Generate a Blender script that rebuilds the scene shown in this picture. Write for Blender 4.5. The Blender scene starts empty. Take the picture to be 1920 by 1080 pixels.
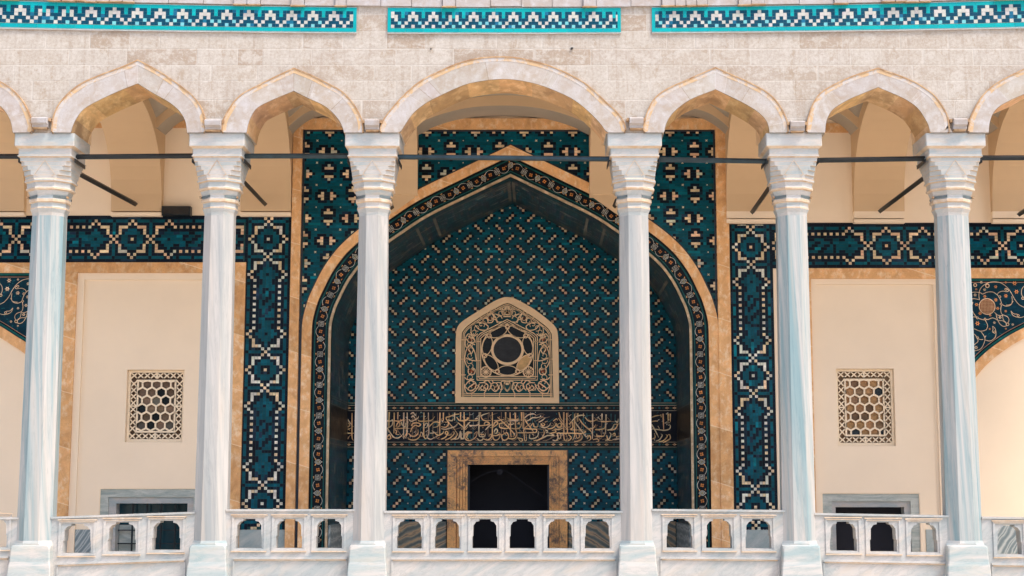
import bpy, math, random
from mathutils import Vector
from mathutils.geometry import tessellate_polygon
random.seed(7)
S = bpy.context.scene
COL = S.collection
# ---------------------------------------------------------------- camera
F = 2839.0; PITCH = math.radians(7.52); PX0 = 1005.0; D0 = 19.0; EZ = 2.4
cam = bpy.data.cameras.new('camera'); camo = bpy.data.objects.new('camera', cam); COL.objects.link(camo)
camo.location = (0, -D0, EZ); camo.rotation_euler = (math.pi/2 + PITCH, 0, 0)
cam.sensor_width = 36; cam.lens = F/1920*36; cam.shift_x = -(PX0-960)/1920; cam.clip_end = 500; cam.clip_start = .1
S.camera = camo
# ---------------------------------------------------------------- light
SUN_EL = math.radians(60); SUN_AZ = math.radians(52)      # azimuth to the right of the facade normal
w = bpy.data.worlds.new('World'); S.world = w; w.use_nodes = True
nt = w.node_tree; sky = nt.nodes.new('ShaderNodeTexSky'); sky.sky_type = 'NISHITA'; sky.sun_disc = False
sky.sun_elevation = SUN_EL; sky.sun_rotation = math.pi - SUN_AZ; sky.dust_density = 4.0; sky.air_density = 1.0
bg = nt.nodes['Background']; bg.inputs[1].default_value = .15; nt.links.new(sky.outputs[0], bg.inputs[0])
sl = bpy.data.lights.new('sun', 'SUN'); sl.energy = 1.5; sl.angle = math.radians(14); sl.color = (1, .90, .78)
so = bpy.data.objects.new('sun', sl); COL.objects.link(so)
sd = Vector((math.sin(SUN_AZ)*math.cos(SUN_EL), -math.cos(SUN_AZ)*math.cos(SUN_EL), math.sin(SUN_EL)))
so.rotation_euler = sd.to_track_quat('Z', 'Y').to_euler()
S.view_settings.view_transform = 'Standard'; S.view_settings.look = 'None'
S.view_settings.exposure = 1.1; S.view_settings.gamma = 1
# ---------------------------------------------------------------- measuring
CT, ST = math.cos(PITCH), math.sin(PITCH)
def W(px, py, Y=0.0):
    a = (px-PX0)/F; b = (540-py)/F; d = D0+Y; k = d/(CT-b*ST)
    return a*k, EZ+(ST+b*CT)*k
def Xp(px, py, Y=0.0): return W(px, py, Y)[0]
def Zp(py, Y=0.0): return W(PX0, py, Y)[1]
# ---------------------------------------------------------------- materials
def mat(name):
    m = bpy.data.materials.new(name); m.use_nodes = True
    return m, m.node_tree, m.node_tree.nodes['Principled BSDF']
class N:
    def __init__(s, nt): s.nt = nt
    def n(s, t, **k):
        o = s.nt.nodes.new(t)
        for a, b in k.items(): setattr(o, a, b)
        return o
    def link(s, a, b): s.nt.links.new(a, b)
    def math(s, op, a, b=None, c=None):
        o = s.n('ShaderNodeMath', operation=op)
        for i, v in enumerate((a, b, c)):
            if v is None: continue
            if hasattr(v, 'type'): s.link(v, o.inputs[i])
            else: o.inputs[i].default_value = v
        return o.outputs[0]
    def pos(s): return s.n('ShaderNodeNewGeometry').outputs['Position']
    def mapping(s, v, scale=(1,1,1), rot=(0,0,0), loc=(0,0,0)):
        o = s.n('ShaderNodeMapping'); s.link(v, o.inputs[0])
        o.inputs['Scale'].default_value = scale; o.inputs['Rotation'].default_value = rot; o.inputs['Location'].default_value = loc
        return o.outputs[0]
    def noise(s, v, scale=5, detail=4, rough=.55, dist=0):
        o = s.n('ShaderNodeTexNoise'); s.link(v, o.inputs['Vector'])
        o.inputs['Scale'].default_value = scale; o.inputs['Detail'].default_value = detail
        o.inputs['Roughness'].default_value = rough; o.inputs['Distortion'].default_value = dist
        return o.outputs[0]
    def ramp(s, f, stops):
        o = s.n('ShaderNodeValToRGB'); s.link(f, o.inputs[0]); e = o.color_ramp.elements
        while len(e) < len(stops): e.new(.5)
        for i, (p, c) in enumerate(stops):
            e[i].position = p; e[i].color = (c, c, c, 1) if isinstance(c, (int, float)) else (*c, 1)
        return o.outputs[0]
    def mix(s, f, a, b, mode='MIX'):
        o = s.n('ShaderNodeMix', data_type='RGBA', blend_type=mode)
        for i, v in ((0, f), (6, a), (7, b)):
            if hasattr(v, 'type'): s.link(v, o.inputs[i])
            elif isinstance(v, (int, float)): o.inputs[i].default_value = v
            else: o.inputs[i].default_value = (*v, 1)
        return o.outputs[2]
    def bump(s, h, b, strength=.3, dist=.01):
        o = s.n('ShaderNodeBump'); s.link(h, o.inputs['Height']); o.inputs['Strength'].default_value = strength
        o.inputs['Distance'].default_value = dist; s.link(o.outputs[0], b.inputs['Normal'])
def stone(name, base, dark, light, scale=3.0, rough=.85, speck=.5, stretch=(1,1,1), bump=.35, attr=False, joints=False):
    m, nt, b = mat(name); n = N(nt); p = n.pos(); mp = n.mapping(p, stretch)
    c = n.mix(n.ramp(n.noise(mp, scale, 5, .6, .6), [(.35, 0), (.68, 1)]), base, dark)
    c = n.mix(n.ramp(n.noise(n.mapping(p, stretch, loc=(7, 3, 1)), scale*2.1, 4, .6), [(.5, 0), (.72, 1)]), c, light)
    fine = n.noise(p, 60, 3, .7)
    c = n.mix(n.math('MULTIPLY', n.ramp(fine, [(.55, 0), (.7, 1)]), speck), c, dark)
    if joints:      # pale mortar lines between the blocks, each block its own tone
        sx = n.n('ShaderNodeSeparateXYZ'); n.link(p, sx.inputs[0])
        q = n.math('ADD', n.math('DIVIDE', sx.outputs[2], .83), n.math('ADD', n.math('MULTIPLY', sx.outputs[0], .37), n.math('MULTIPLY', n.noise(p, 4, 3), .03)))
        wn = n.n('ShaderNodeTexWhiteNoise', noise_dimensions='1D'); n.link(n.math('FLOOR', q), wn.inputs['W'])
        c = n.mix(1.0, c, n.ramp(wn.outputs['Value'], [(0, (.80, .76, .70)), (.5, (.95, .93, .90)), (1, (1.0, 1.0, 1.0))]), 'MULTIPLY')
        c = n.mix(n.math('MULTIPLY', n.ramp(n.math('FRACT', q), [(.008, 1), (.02, 0)]), .7), c, (.93, .74, .50))
    if attr: c = n.mix(1.0, c, n.n('ShaderNodeAttribute', attribute_name='col').outputs['Color'], 'MULTIPLY')
    n.link(c, b.inputs['Base Color']); b.inputs['Roughness'].default_value = rough
    n.bump(n.math('ADD', fine, n.noise(p, 12, 4)), b, bump, .006)
    return m
def marble(name, base, vein, warm, stretch, scale=2.0, amount=.7, rot=(0,0,0), warm_amt=.35, rough=.42):
    m, nt, b = mat(name); n = N(nt); p = n.pos(); r = n.mapping(p, (1,1,1), rot); mp = n.mapping(r, stretch)
    v = n.noise(mp, scale, 6, .62, 1.2)
    c = n.mix(n.math('MULTIPLY', n.ramp(v, [(.40, 0), (.53, .6), (.64, 1)]), amount), base, vein)
    v2 = n.noise(n.mapping(r, stretch, loc=(3, 9, 4)), scale*3.2, 5, .7, .8)
    c = n.mix(n.math('MULTIPLY', n.ramp(v2, [(.5, 0), (.56, .8), (.6, 0)]), amount*.42), c, [x*.6 for x in vein])
    v3 = n.noise(n.mapping(r, stretch, loc=(13, 2, 8)), scale*1.4, 4, .6, .5)
    c = n.mix(n.math('MULTIPLY', n.ramp(v3, [(.52, 0), (.66, 1)]), warm_amt), c, warm)
    n.link(c, b.inputs['Base Color']); b.inputs['Roughness'].default_value = rough
    n.bump(n.noise(p, 45, 4, .7), b, .18, .004)
    return m
def rim(name):
    m, nt, b = mat(name); n = N(nt); p = n.pos()
    c = n.mix(n.ramp(n.noise(p, 5, 6, .7, .8), [(.44, 0), (.56, 1)]), (.48, .465, .46), (.52, .37, .22))
    c = n.mix(n.math('MULTIPLY', n.ramp(n.noise(p, 40, 3, .7), [(.56, 0), (.66, 1)]), .6), c, (.42, .28, .16))
    n.link(c, b.inputs['Base Color']); b.inputs['Roughness'].default_value = .88
    n.bump(n.noise(p, 30, 4, .7), b, .3, .005); return m
def masonry(name):
    m, nt, b = mat(name); n = N(nt); p = n.pos(); s = n.n('ShaderNodeSeparateXYZ'); n.link(p, s.inputs[0])
    X, Z = s.outputs[0], s.outputs[2]
    wob = n.noise(n.mapping(p, (1.2, 0, 1.2)), 1, 2); wob2 = n.noise(n.mapping(p, (9, 0, 9)), 1, 2)
    zc = n.n('ShaderNodeCombineXYZ'); n.link(Z, zc.inputs[2])
    z = n.math('ADD', n.math('ADD', Z, n.math('MULTIPLY', wob2, .014)), n.math('MULTIPLY', n.noise(zc.outputs[0], 2.3, 1), .34))
    H = .228
    row = n.math('FLOOR', n.math('DIVIDE', z, H)); fz = n.math('FRACT', n.math('DIVIDE', z, H))
    wn = n.n('ShaderNodeTexWhiteNoise', noise_dimensions='1D'); n.link(row, wn.inputs['W'])
    rr = wn.outputs['Value']
    cx = n.n('ShaderNodeCombineXYZ'); n.link(n.math('MULTIPLY', X, .9), cx.inputs[0]); n.link(n.math('MULTIPLY', row, 3.7), cx.inputs[1])
    jit = n.noise(cx.outputs[0], 1, 1)
    bw = n.math('ADD', n.math('ADD', n.math('DIVIDE', X, .66), n.math('MULTIPLY', rr, 5)), n.math('MULTIPLY', jit, 2.6))
    bx = n.math('FLOOR', bw); fx = n.math('FRACT', bw)
    c2 = n.n('ShaderNodeCombineXYZ'); n.link(bx, c2.inputs[0]); n.link(row, c2.inputs[1])
    w2 = n.n('ShaderNodeTexWhiteNoise', noise_dimensions='2D'); n.link(c2.outputs[0], w2.inputs['Vector'])
    bid = w2.outputs['Value']
    c = n.ramp(bid, [(0, (.55, .455, .37)), (.2, (.64, .57, .50)), (.5, (.71, .665, .61)), (.8, (.69, .64, .59)), (1, (.53, .43, .345))])
    blot = n.noise(n.mapping(p, (1, 1, 1.5)), 4.5, 7, .72, .4)
    c = n.mix(n.math('MULTIPLY', n.ramp(blot, [(.48, 0), (.58, 1)]), .75), c, (.79, .755, .71))
    st = n.noise(n.mapping(p, (2.2, 1, 1.3), loc=(4, 0, 9)), 2.6, 8, .74, .3)
    c = n.mix(n.math('MULTIPLY', n.ramp(st, [(.54, 0), (.64, 1)]), .62), c, (.50, .39, .28))
    ver = n.noise(n.mapping(p, (16, 1, .9)), 1, 4, .6)
    c = n.mix(n.math('MULTIPLY', n.ramp(ver, [(.52, 0), (.68, 1)]), .5), c, (.50, .41, .33))
    pit = n.noise(p, 55, 3, .75); reg = n.ramp(n.noise(p, 2.1, 3), [(.45, 0), (.62, 1)])
    fsp = n.noise(p, 26, 6, .8)
    c = n.mix(n.math('MULTIPLY', n.ramp(fsp, [(.50, 0), (.62, 1)]), .42), c, (.48, .39, .31))
    c = n.mix(n.math('MULTIPLY', n.ramp(fsp, [(.36, 1), (.48, 0)]), .6), c, (.86, .83, .79))
    c = n.mix(n.math('MULTIPLY', n.math('MULTIPLY', n.ramp(pit, [(.6, 0), (.68, 1)]), reg), .75), c, (.36, .30, .26))
    ez = n.math('MINIMUM', fz, n.math('SUBTRACT', 1, fz)); ex = n.math('MULTIPLY', n.math('MINIMUM', fx, n.math('SUBTRACT', 1, fx)), 2.2)
    jn = n.math('MINIMUM', ez, ex)
    jm = n.ramp(jn, [(.014, 1), (.045, 0)])
    vis = n.ramp(n.noise(p, 1.7, 3), [(.38, .1), (.6, .75)])
    c = n.mix(n.math('MULTIPLY', n.math('MULTIPLY', jm, vis), .85), c, (.82, .79, .75))
    c = n.mix(1.0, c, (.61, .61, .605), 'MULTIPLY')
    n.link(c, b.inputs['Base Color']); b.inputs['Roughness'].default_value = .88
    hh = n.math('ADD', n.math('MULTIPLY', pit, .6), n.math('ADD', blot, n.math('MULTIPLY', jm, -.5)))
    n.bump(hh, b, .45, .008)
    return m
def tiles(name, rough=.28, var=.5):
    m, nt, b = mat(name); n = N(nt); p = n.pos()
    a = n.n('ShaderNodeAttribute', attribute_name='col')
    f = n.ramp(n.noise(p, 9, 4, .7), [(.3, 1-var*.5), (.7, 1+var*.25)])
    g2 = n.ramp(n.noise(n.mapping(p, (1.1, 1, 3.2), loc=(2, 5, 7)), 2.3, 6, .72), [(.38, 1-.5*var), (.55, 1.0), (.68, 1.0+1.3*max(0, var-.15))])
    c = n.mix(1.0, n.mix(1.0, a.outputs['Color'], f, 'MULTIPLY'), g2, 'MULTIPLY'); n.link(c, b.inputs['Base Color'])
    b.inputs['Roughness'].default_value = rough; b.inputs['Specular IOR Level'].default_value = .14
    n.bump(n.noise(p, 30, 3), b, .12, .004)
    return m
def plain(name, c, rough=.8, var=.08, scale=2.0, metal=0, bump=.1):
    m, nt, b = mat(name); n = N(nt); p = n.pos()
    f = n.ramp(n.noise(p, scale, 5, .6), [(.3, 0), (.7, 1)])
    n.link(n.mix(f, [x*(1-var) for x in c], [min(1, x*(1+var)) for x in c]), b.inputs['Base Color'])
    b.inputs['Roughness'].default_value = rough; b.inputs['Metallic'].default_value = metal
    n.bump(n.noise(p, scale*12, 4), b, bump, .004)
    return m
def banded(name, cs, rot, scale, dist, rough=.4):
    m, nt, b = mat(name); n = N(nt); p = n.mapping(n.pos(), (1,1,1), rot)
    wv = n.n('ShaderNodeTexWave', wave_type='BANDS', bands_direction='Z'); n.link(p, wv.inputs[0])
    wv.inputs['Scale'].default_value = scale; wv.inputs['Distortion'].default_value = dist
    wv.inputs['Detail'].default_value = 4; wv.inputs['Detail Scale'].default_value = 1.3
    n2 = n.noise(n.mapping(p, (1, 1, 9)), 2.2, 5, .6)
    f = n.math('ADD', n.math('MULTIPLY', wv.outputs[1], .55), n.math('MULTIPLY', n2, .5))
    n.link(n.ramp(f, [(.25, cs[0]), (.5, cs[1]), (.72, cs[2]), (.85, cs[0])]), b.inputs['Base Color'])
    b.inputs['Roughness'].default_value = rough
    return m
def brocade(name):
    m, nt, b = mat(name); n = N(nt); p = n.pos()
    reg = n.ramp(n.noise(p, 2.6, 4, .6, .5), [(.46, 0), (.56, 1)])
    vn = n.ramp(n.noise(p, 9, 6, .75, 1.2), [(.44, 0), (.49, 1), (.53, 0)])
    fv = n.ramp(n.noise(n.mapping(p, (1, 1, 1), loc=(5, 5, 5)), 5, 5, .7, 2.0), [(.485, 0), (.50, .8), (.515, 0)])
    blk = n.math('MULTIPLY', n.ramp(n.noise(p, 16, 5, .7), [(.46, 0), (.56, 1)]), reg)
    v = n.math('MAXIMUM', n.math('MAXIMUM', n.math('MULTIPLY', vn, reg), fv), blk)
    c = n.mix(n.ramp(n.noise(p, 3, 5, .6), [(.4, 0), (.65, 1)]), (.97, .50, .17), (.86, .43, .17))
    c = n.mix(n.math('MULTIPLY', v, .9), c, (.13, .09, .075))
    n.link(c, b.inputs['Base Color']); b.inputs['Roughness'].default_value = .4
    return m
M = {}
M['masonry'] = masonry('weathered_ashlar')
M['arch'] = stone('bleached_limestone', (0.410, 0.403, 0.418), (0.352, 0.305, 0.274), (0.450, 0.455, 0.482), 4.2, .88, .6)
M['archv'] = stone('bleached_voussoirs', (0.434, 0.422, 0.429), (0.362, 0.312, 0.267), (0.480, 0.477, 0.493), 5.0, .88, .75, attr=True)
M['rim'] = rim('rust_tinted_limestone')
M['soffit'] = stone('bounce_tan_limestone', (.76, .52, .29), (.42, .29, .17), (.86, .66, .42), 3.6, .88, .7, (1, .5, 1), attr=True)  # dirt plus warm bounce from the floor, both put into the tan
M['edge'] = stone('rust_stained_stone', (0.480, 0.320, 0.176), (0.272, 0.160, 0.088), (0.544, 0.416, 0.288), 5, .9, .4)
M['orange'] = stone('ochre_stone', (.95, .57, .27), (.66, .36, .16), (.95, .74, .50), 6.0, .8, .9, (1, 1, .7), joints=True)
M['column'] = marble('column_marble', (.445, .437, .425), (.23, .275, .295), (.46, .41, .36), (3.4, 3.4, .18), 1.3, .7, (0, .05, 0), .45)
M['column_blue'] = marble('blue_shade_streaked_marble', (.445, .44, .43), (.10, .25, .30), (.46, .405, .35), (4.6, 4.6, .15), 1.3, .72, (0, .05, 0), .45)  # blue veins, with the cool shade of side facets painted in
M['capital'] = marble('capital_marble', (.475, .468, .458), (.26, .35, .385), (.49, .415, .335), (1.0, 1.0, 3.2), 1.8, .65, (0, .1, 0), .45)
M['rail'] = marble('balustrade_marble', (.48, .47, .458), (.27, .33, .355), (.48, .425, .36), (1.0, 1.0, 3.0), 1.2, .8, (0, .5, 0), .45)
M['base'] = marble('plinth_marble', (.485, .477, .462), (.22, .345, .375), (.51, .47, .40), (.8, .8, 4.5), 1.5, .7, (0, .06, 0), .35)
M['glow_stain'] = stone('glow_stained_marble', (0.593, 0.484, 0.367), (0.484, 0.351, 0.234), (0.608, 0.546, 0.468), 6, .6, .3)  # orange staining and bounced glow under mouldings, put into one colour
M['plaster'] = plain('cream_plaster', (.95, .80, .62), .9, .035, .8)
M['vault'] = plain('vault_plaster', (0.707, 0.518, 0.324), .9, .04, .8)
M['tile'] = tiles('glazed_tile')
M['tileout'] = tiles('glazed_tile_outdoors', .5, .15)
M['iron'] = plain('black_iron', (.012, .020, .028), .42, .3, 8, .4)
M['sky_iron'] = plain('skylit_black_iron', (.022, .045, .062), .34, .3, 8, .5)  # black rod paint with the bluish sky sheen put into its colour
M['clamp'] = plain('weathered_clamp_metal', (.13, .17, .185), .6, .35, 8, .2)
M['dark'] = plain('dark_interior', (.012, .013, .02), .9, .2, 2)
M['navy'] = plain('navy_glaze', (.012, .022, .04), .4, .3, 5)
M['gold'] = stone('gilded_stucco', (.55, .40, .24), (.28, .22, .15), (.7, .58, .42), 5, .6, .5)
M['grille'] = plain('grille_plaster', (.95, .68, .42), .8, .06, 4)
M['lattice'] = plain('lattice_plaster', (.95, .80, .60), .85, .04, 4)
M['glass'] = plain('dark_glass', (.03, .033, .037), .12, .3, 3)
M['tealglass'] = plain('teal_tinted_glass', (.006, .045, .065), .2, .3, 3)
M['brocade'] = brocade('veined_yellow_marble')
M['greymarble'] = marble('grey_window_marble', (.52, .56, .53), (.28, .35, .34), (.60, .56, .48), (1, 1, 5), 1.8, .9)
M['dado_blue'] = banded('blue_grey_dado', ((.16, .22, .25), (.30, .36, .38), (.5, .55, .56)), (0, .95, 0), 3.6, 3.0)
M['dado_brown'] = banded('onyx_dado', ((.10, .12, .11), (.24, .24, .20), (.55, .36, .20)), (0, .42, 0), 2.6, 5.0)
M['dado_brown2'] = banded('onyx_dado_mirror', ((.10, .12, .11), (.24, .24, .20), (.55, .36, .20)), (0, -.5, 0), 2.6, 5.0)
M['dado_grey'] = marble('grey_dado', (.42, .48, .48), (.25, .34, .36), (.6, .6, .55), (.8, .8, 2), 1.4, .7, (0, .6, 0))
M['vaultshade'] = plain('shaded_vault_plaster', (0.436, 0.386, 0.317), .9, .06, 1.2)  # vault plaster with the shade of downward faces painted in as grey
M['ground'] = stone('pavement_stone', (.60, .52, .42), (.54, .45, .36), (.72, .62, .5), .6, .9)
M['floor'] = stone('porch_stone', (.74, .62, .48), (.62, .50, .38), (.78, .68, .54), 1.2, .8)
# ---------------------------------------------------------------- mesh helpers
def empty(name, loc, label, cat, group=None):
    o = bpy.data.objects.new(name, None); COL.objects.link(o); o.location = loc; o.empty_display_size = .2
    o['label'] = label; o['category'] = cat
    if group: o['group'] = group
    return o
def wloc(o):
    v = Vector((0, 0, 0))
    while o is not None: v += o.location; o = o.parent
    return v
class MB:
    def __init__(s): s.v = []; s.f = []; s.c = []; s.m = []
    def face(s, pts, col=None, mi=0):
        i = len(s.v); s.v += [tuple(p) for p in pts]; s.f.append(tuple(range(i, i+len(pts)))); s.c.append(col); s.m.append(mi)
    def box(s, x0, x1, y0, y1, z0, z1, col=None, mi=0):
        p = [(x, y, z) for z in (z0, z1) for y in (y0, y1) for x in (x0, x1)]
        for q in ((0,2,3,1), (4,5,7,6), (0,1,5,4), (2,6,7,3), (0,4,6,2), (1,3,7,5)): s.face([p[k] for k in q], col, mi)
    def plate(s, outer, holes, y0, y1, col=None, mi=0, mside=None, back=True, axis='y'):
        """polygon in (a, z) extruded between y0 (front) and y1; axis 'x': polygon in (y, z) extruded along x"""
        mk = (lambda a, z, t: (a, t, z)) if axis == 'y' else (lambda a, z, t: (t, a, z))
        loops = [outer] + list(holes); flat = [p for l in loops for p in l]
        tri = tessellate_polygon([[Vector((p[0], p[1], 0)) for p in l] for l in loops])
        for t in tri:
            q = [flat[i] for i in t]
            s.face([mk(*a, y0) for a in q], col, mi)
            if back: s.face([mk(*a, y1) for a in q], col, mi)
        for l in loops:
            for i in range(len(l)):
                a, b = l[i], l[(i+1) % len(l)]
                s.face([mk(*a, y0), mk(*b, y0), mk(*b, y1), mk(*a, y1)], col, mi if mside is None else mside)
    def ribbon(s, pts, w, y, col=None, th=0.0, closed=False, mi=0):
        n = len(pts)
        if n < 2: return
        L = []; R = []
        for i in range(n):
            if closed: a, b = pts[i-1], pts[(i+1) % n]
            else: a, b = pts[max(i-1, 0)], pts[min(i+1, n-1)]
            dx, dz = b[0]-a[0], b[1]-a[1]; d = math.hypot(dx, dz) or 1e-9
            ww = (w[i] if isinstance(w, (list, tuple)) else w)/2
            L.append((pts[i][0]-dz/d*ww, pts[i][1]+dx/d*ww)); R.append((pts[i][0]+dz/d*ww, pts[i][1]-dx/d*ww))
        for i in range(n if closed else n-1):
            j = (i+1) % n
            s.face([(*R[i][:1], y, R[i][1]), (R[j][0], y, R[j][1]), (L[j][0], y, L[j][1]), (L[i][0], y, L[i][1])], col, mi)
            if th:
                s.face([(R[i][0], y, R[i][1]), (R[i][0], y+th, R[i][1]), (R[j][0], y+th, R[j][1]), (R[j][0], y, R[j][1])], col, mi)
                s.face([(L[i][0], y, L[i][1]), (L[j][0], y, L[j][1]), (L[j][0], y+th, L[j][1]), (L[i][0], y+th, L[i][1])], col, mi)
    def disc(s, x, z, r, y, col=None, n=12, mi=0, rz=None):
        rz = rz or r
        s.face([(x+r*math.cos(2*math.pi*i/n), y, z+rz*math.sin(2*math.pi*i/n)) for i in range(n)], col, mi)
    def build(s, name, mats, parent=None, smooth=False, weld=False):
        if not isinstance(mats, (list, tuple)): mats = [mats]
        off = wloc(parent) if parent else Vector((0, 0, 0))
        me = bpy.data.meshes.new(name); me.from_pydata([(a-off.x, b-off.y, c-off.z) for a, b, c in s.v], [], s.f)
        for m in mats: me.materials.append(m)
        if len(mats) > 1: me.polygons.foreach_set('material_index', s.m)
        if any(c is not None for c in s.c):
            at = me.color_attributes.new('col', 'FLOAT_COLOR', 'CORNER'); arr = []
            for f, c in zip(s.f, s.c): arr += [*(c or (.5, .5, .5)), 1.0]*len(f)
            at.data.foreach_set('color', arr)
        if smooth: me.polygons.foreach_set('use_smooth', [True]*len(s.f))
        me.validate(); me.update()
        o = bpy.data.objects.new(name, me); COL.objects.link(o); o.parent = parent
        return o
def tag(o, label=None, cat=None, group=None, kind=None):
    for k, v in (('label', label), ('category', cat), ('group', group), ('kind', kind)):
        if v: o[k] = v
    return o
def crom(pts, n=5, corners=()):
    """Catmull-Rom through pts; indices in corners stay sharp"""
    out = []; N_ = len(pts)
    for i in range(N_-1):
        p1, p2 = pts[i], pts[i+1]
        p0 = pts[i-1] if i > 0 and i not in corners else (2*p1[0]-p2[0], 2*p1[1]-p2[1])
        p3 = pts[i+2] if i+2 < N_ and (i+1) not in corners else (2*p2[0]-p1[0], 2*p2[1]-p1[1])
        for k in range(n):
            t = k/n
            out.append(tuple(.5*((2*p1[j]) + (-p0[j]+p2[j])*t + (2*p0[j]-5*p1[j]+4*p2[j]-p3[j])*t*t + (-p0[j]+3*p1[j]-3*p2[j]+p3[j])*t**3) for j in (0, 1)))
    out.append(tuple(pts[-1])); return out
def offset(pts, d):
    """offset an open polyline to its right (inside, for arches drawn left to right go negative)"""
    out = []
    for i in range(len(pts)):
        a = pts[max(i-1, 0)]; b = pts[i]; c = pts[min(i+1, len(pts)-1)]
        def nrm(p, q):
            dx, dz = q[0]-p[0], q[1]-p[1]; l = math.hypot(dx, dz)
            return (dz/l, -dx/l) if l > 1e-9 else None
        n1, n2 = nrm(a, b), nrm(b, c); n1 = n1 or n2; n2 = n2 or n1
        nx, nz = n1[0]+n2[0], n1[1]+n2[1]; l = math.hypot(nx, nz); nx /= l; nz /= l
        k = 1/max(.45, nx*n1[0]+nz*n1[1])
        out.append((b[0]+nx*d*k, b[1]+nz*d*k))
    return out
def inside(poly, x, z):
    r = False; j = len(poly)-1
    for i in range(len(poly)):
        a, b = poly[i], poly[j]
        if (a[1] > z) != (b[1] > z) and x < (b[0]-a[0])*(z-a[1])/(b[1]-a[1])+a[0]: r = not r
        j = i
    return r
# tile colours
TEAL = (.0005, .088, .135); TEAL2 = (.001, .18, .25); NAVY = (.004, .011, .025); NAVY2 = (.012, .035, .07); CREAM = (.80, .64, .42)
GROUT = (.02, .075, .08)
def jit(c, a=.18):
    k = 1+random.uniform(-a, a); return (min(1, c[0]*k), min(1, c[1]*k*random.uniform(.95, 1.05)), min(1, c[2]*k))
def pal(k):
    if k == 'T': return jit(TEAL2 if random.random() < .05 else TEAL, .25)
    if k == 'N': return jit(NAVY2 if random.random() < .12 else NAVY, .3)
    if k == 'B': return jit((.01, .07, .12), .2)
    if k == 'W': return jit((.74, .76, .68) if random.random() < .55 else CREAM, .12)  # whiter creams: stronger light on the vertical bands put into the colour
    if k == 'C':
        r = random.random()
        return jit((.82, .55, .36) if r < .25 else (.60, .62, .52) if r < .38 else CREAM, .12)
    return (.01, .01, .01)
def mosaic(mb, x0, z0, cw, ch, nc, nr, Y, fn, region=None, palf=pal, gap=.07, maxrun=5, vert=False):
    """lays tiles from the top left corner (x0, z0); runs of one colour become longer tiles"""
    for r in range(nc if vert else nr):
        c = 0; lim = nr if vert else nc
        while c < lim:
            k = fn(c, r) if not vert else fn(r, c)
            n = 1
            if k == 'C':
                while n < 3 and c+n < lim and (fn(c+n, r) if not vert else fn(r, c+n)) == 'C': n += 1
            if k in 'TNB':
                mx = random.randint(2, maxrun)
                while n < mx and c+n < lim and (fn(c+n, r) if not vert else fn(r, c+n)) == k: n += 1
            if not vert: a0, a1, b0, b1 = c, c+n, r, r+1
            else: a0, a1, b0, b1 = r, r+1, c, c+n
            xa, xb, za, zb = x0+a0*cw, x0+a1*cw, z0-b1*ch, z0-b0*ch
            if k != ' ' and (region is None or region((xa+xb)/2, (za+zb)/2)):
                g = gap*cw*.5
                if k in 'sx':
                    bgk = pal('T'); mb.face([(xa+g, Y, za+g), (xb-g, Y, za+g), (xb-g, Y, zb-g), (xa+g, Y, zb-g)], bgk)
                    q = cw*.24; cx, cz = (xa+xb)/2, (za+zb)/2
                    if random.random() < .5:
                        mb.face([(cx-q, Y-.0015, cz), (cx, Y-.0015, cz-q), (cx+q, Y-.0015, cz), (cx, Y-.0015, cz+q)], (.8, .72, .55))
                    else:
                        for a in (1, -1): mb.ribbon([(cx-q*1.2, cz-a*q*1.2), (cx+q*1.2, cz+a*q*1.2)], q*.9, Y-.0015-.0005*a, (.7, .66, .5))
                else:
                    mb.face([(xa+g, Y, za+g), (xb-g, Y, za+g), (xb-g, Y, zb-g), (xa+g, Y, zb-g)], palf(k))
                    lone = k == 'C' and n == 1 and not any((fn(c, r+q) if not vert else fn(r+q, c)) == 'C' for q in (-1, 1))
                    if lone and random.random() < .7:
                        cx, cz = (xa+xb)/2, (za+zb)/2; q = cw*.1
                        mb.face([(cx-q, Y-.001, cz-q), (cx+q, Y-.001, cz-q), (cx+q, Y-.001, cz+q), (cx-q, Y-.001, cz+q)], (.50, .28, .16))
            c += n
# ---------------------------------------------------------------- main levels (front plane Y=0, arcade back .65, rear wall YR, niche back YN)
YR = 3.9; YN = 6.1; TH = .65
ZA = Zp(250)                 # top of the abaci
ZFL = Zp(1108, .33)          # porch floor
ZTOP = ZA + 2.15
XL, XR = -9.6, 9.6
colpx = [81, 405, 697, 1190.5, 1490, 1794]
colx = [Xp(p, 700, .33) for p in colpx]
colx = [colx[0]-2.15] + colx + [colx[-1]+2.1]
def warp(x, z):              # the long courses of the facade sag and rise a little towards the ends
    g = min(1.3, (abs(x+.4)/6.0)**2.0)
    t = max(0.0, min(1.0, (z-Zp(140))/(Zp(30)-Zp(140))))
    return z + .085*g*t
# ================================================================= SETTING
g = MB(); g.face([(-250, -250, 0), (250, -250, 0), (250, 250, 0), (-250, 250, 0)]); tag(g.build('ground', M['ground']), kind='structure')
g = MB(); g.box(XL, XR, .0, 9.0, .01, ZFL); tag(g.build('porch_floor', M['floor']), kind='structure')
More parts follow.
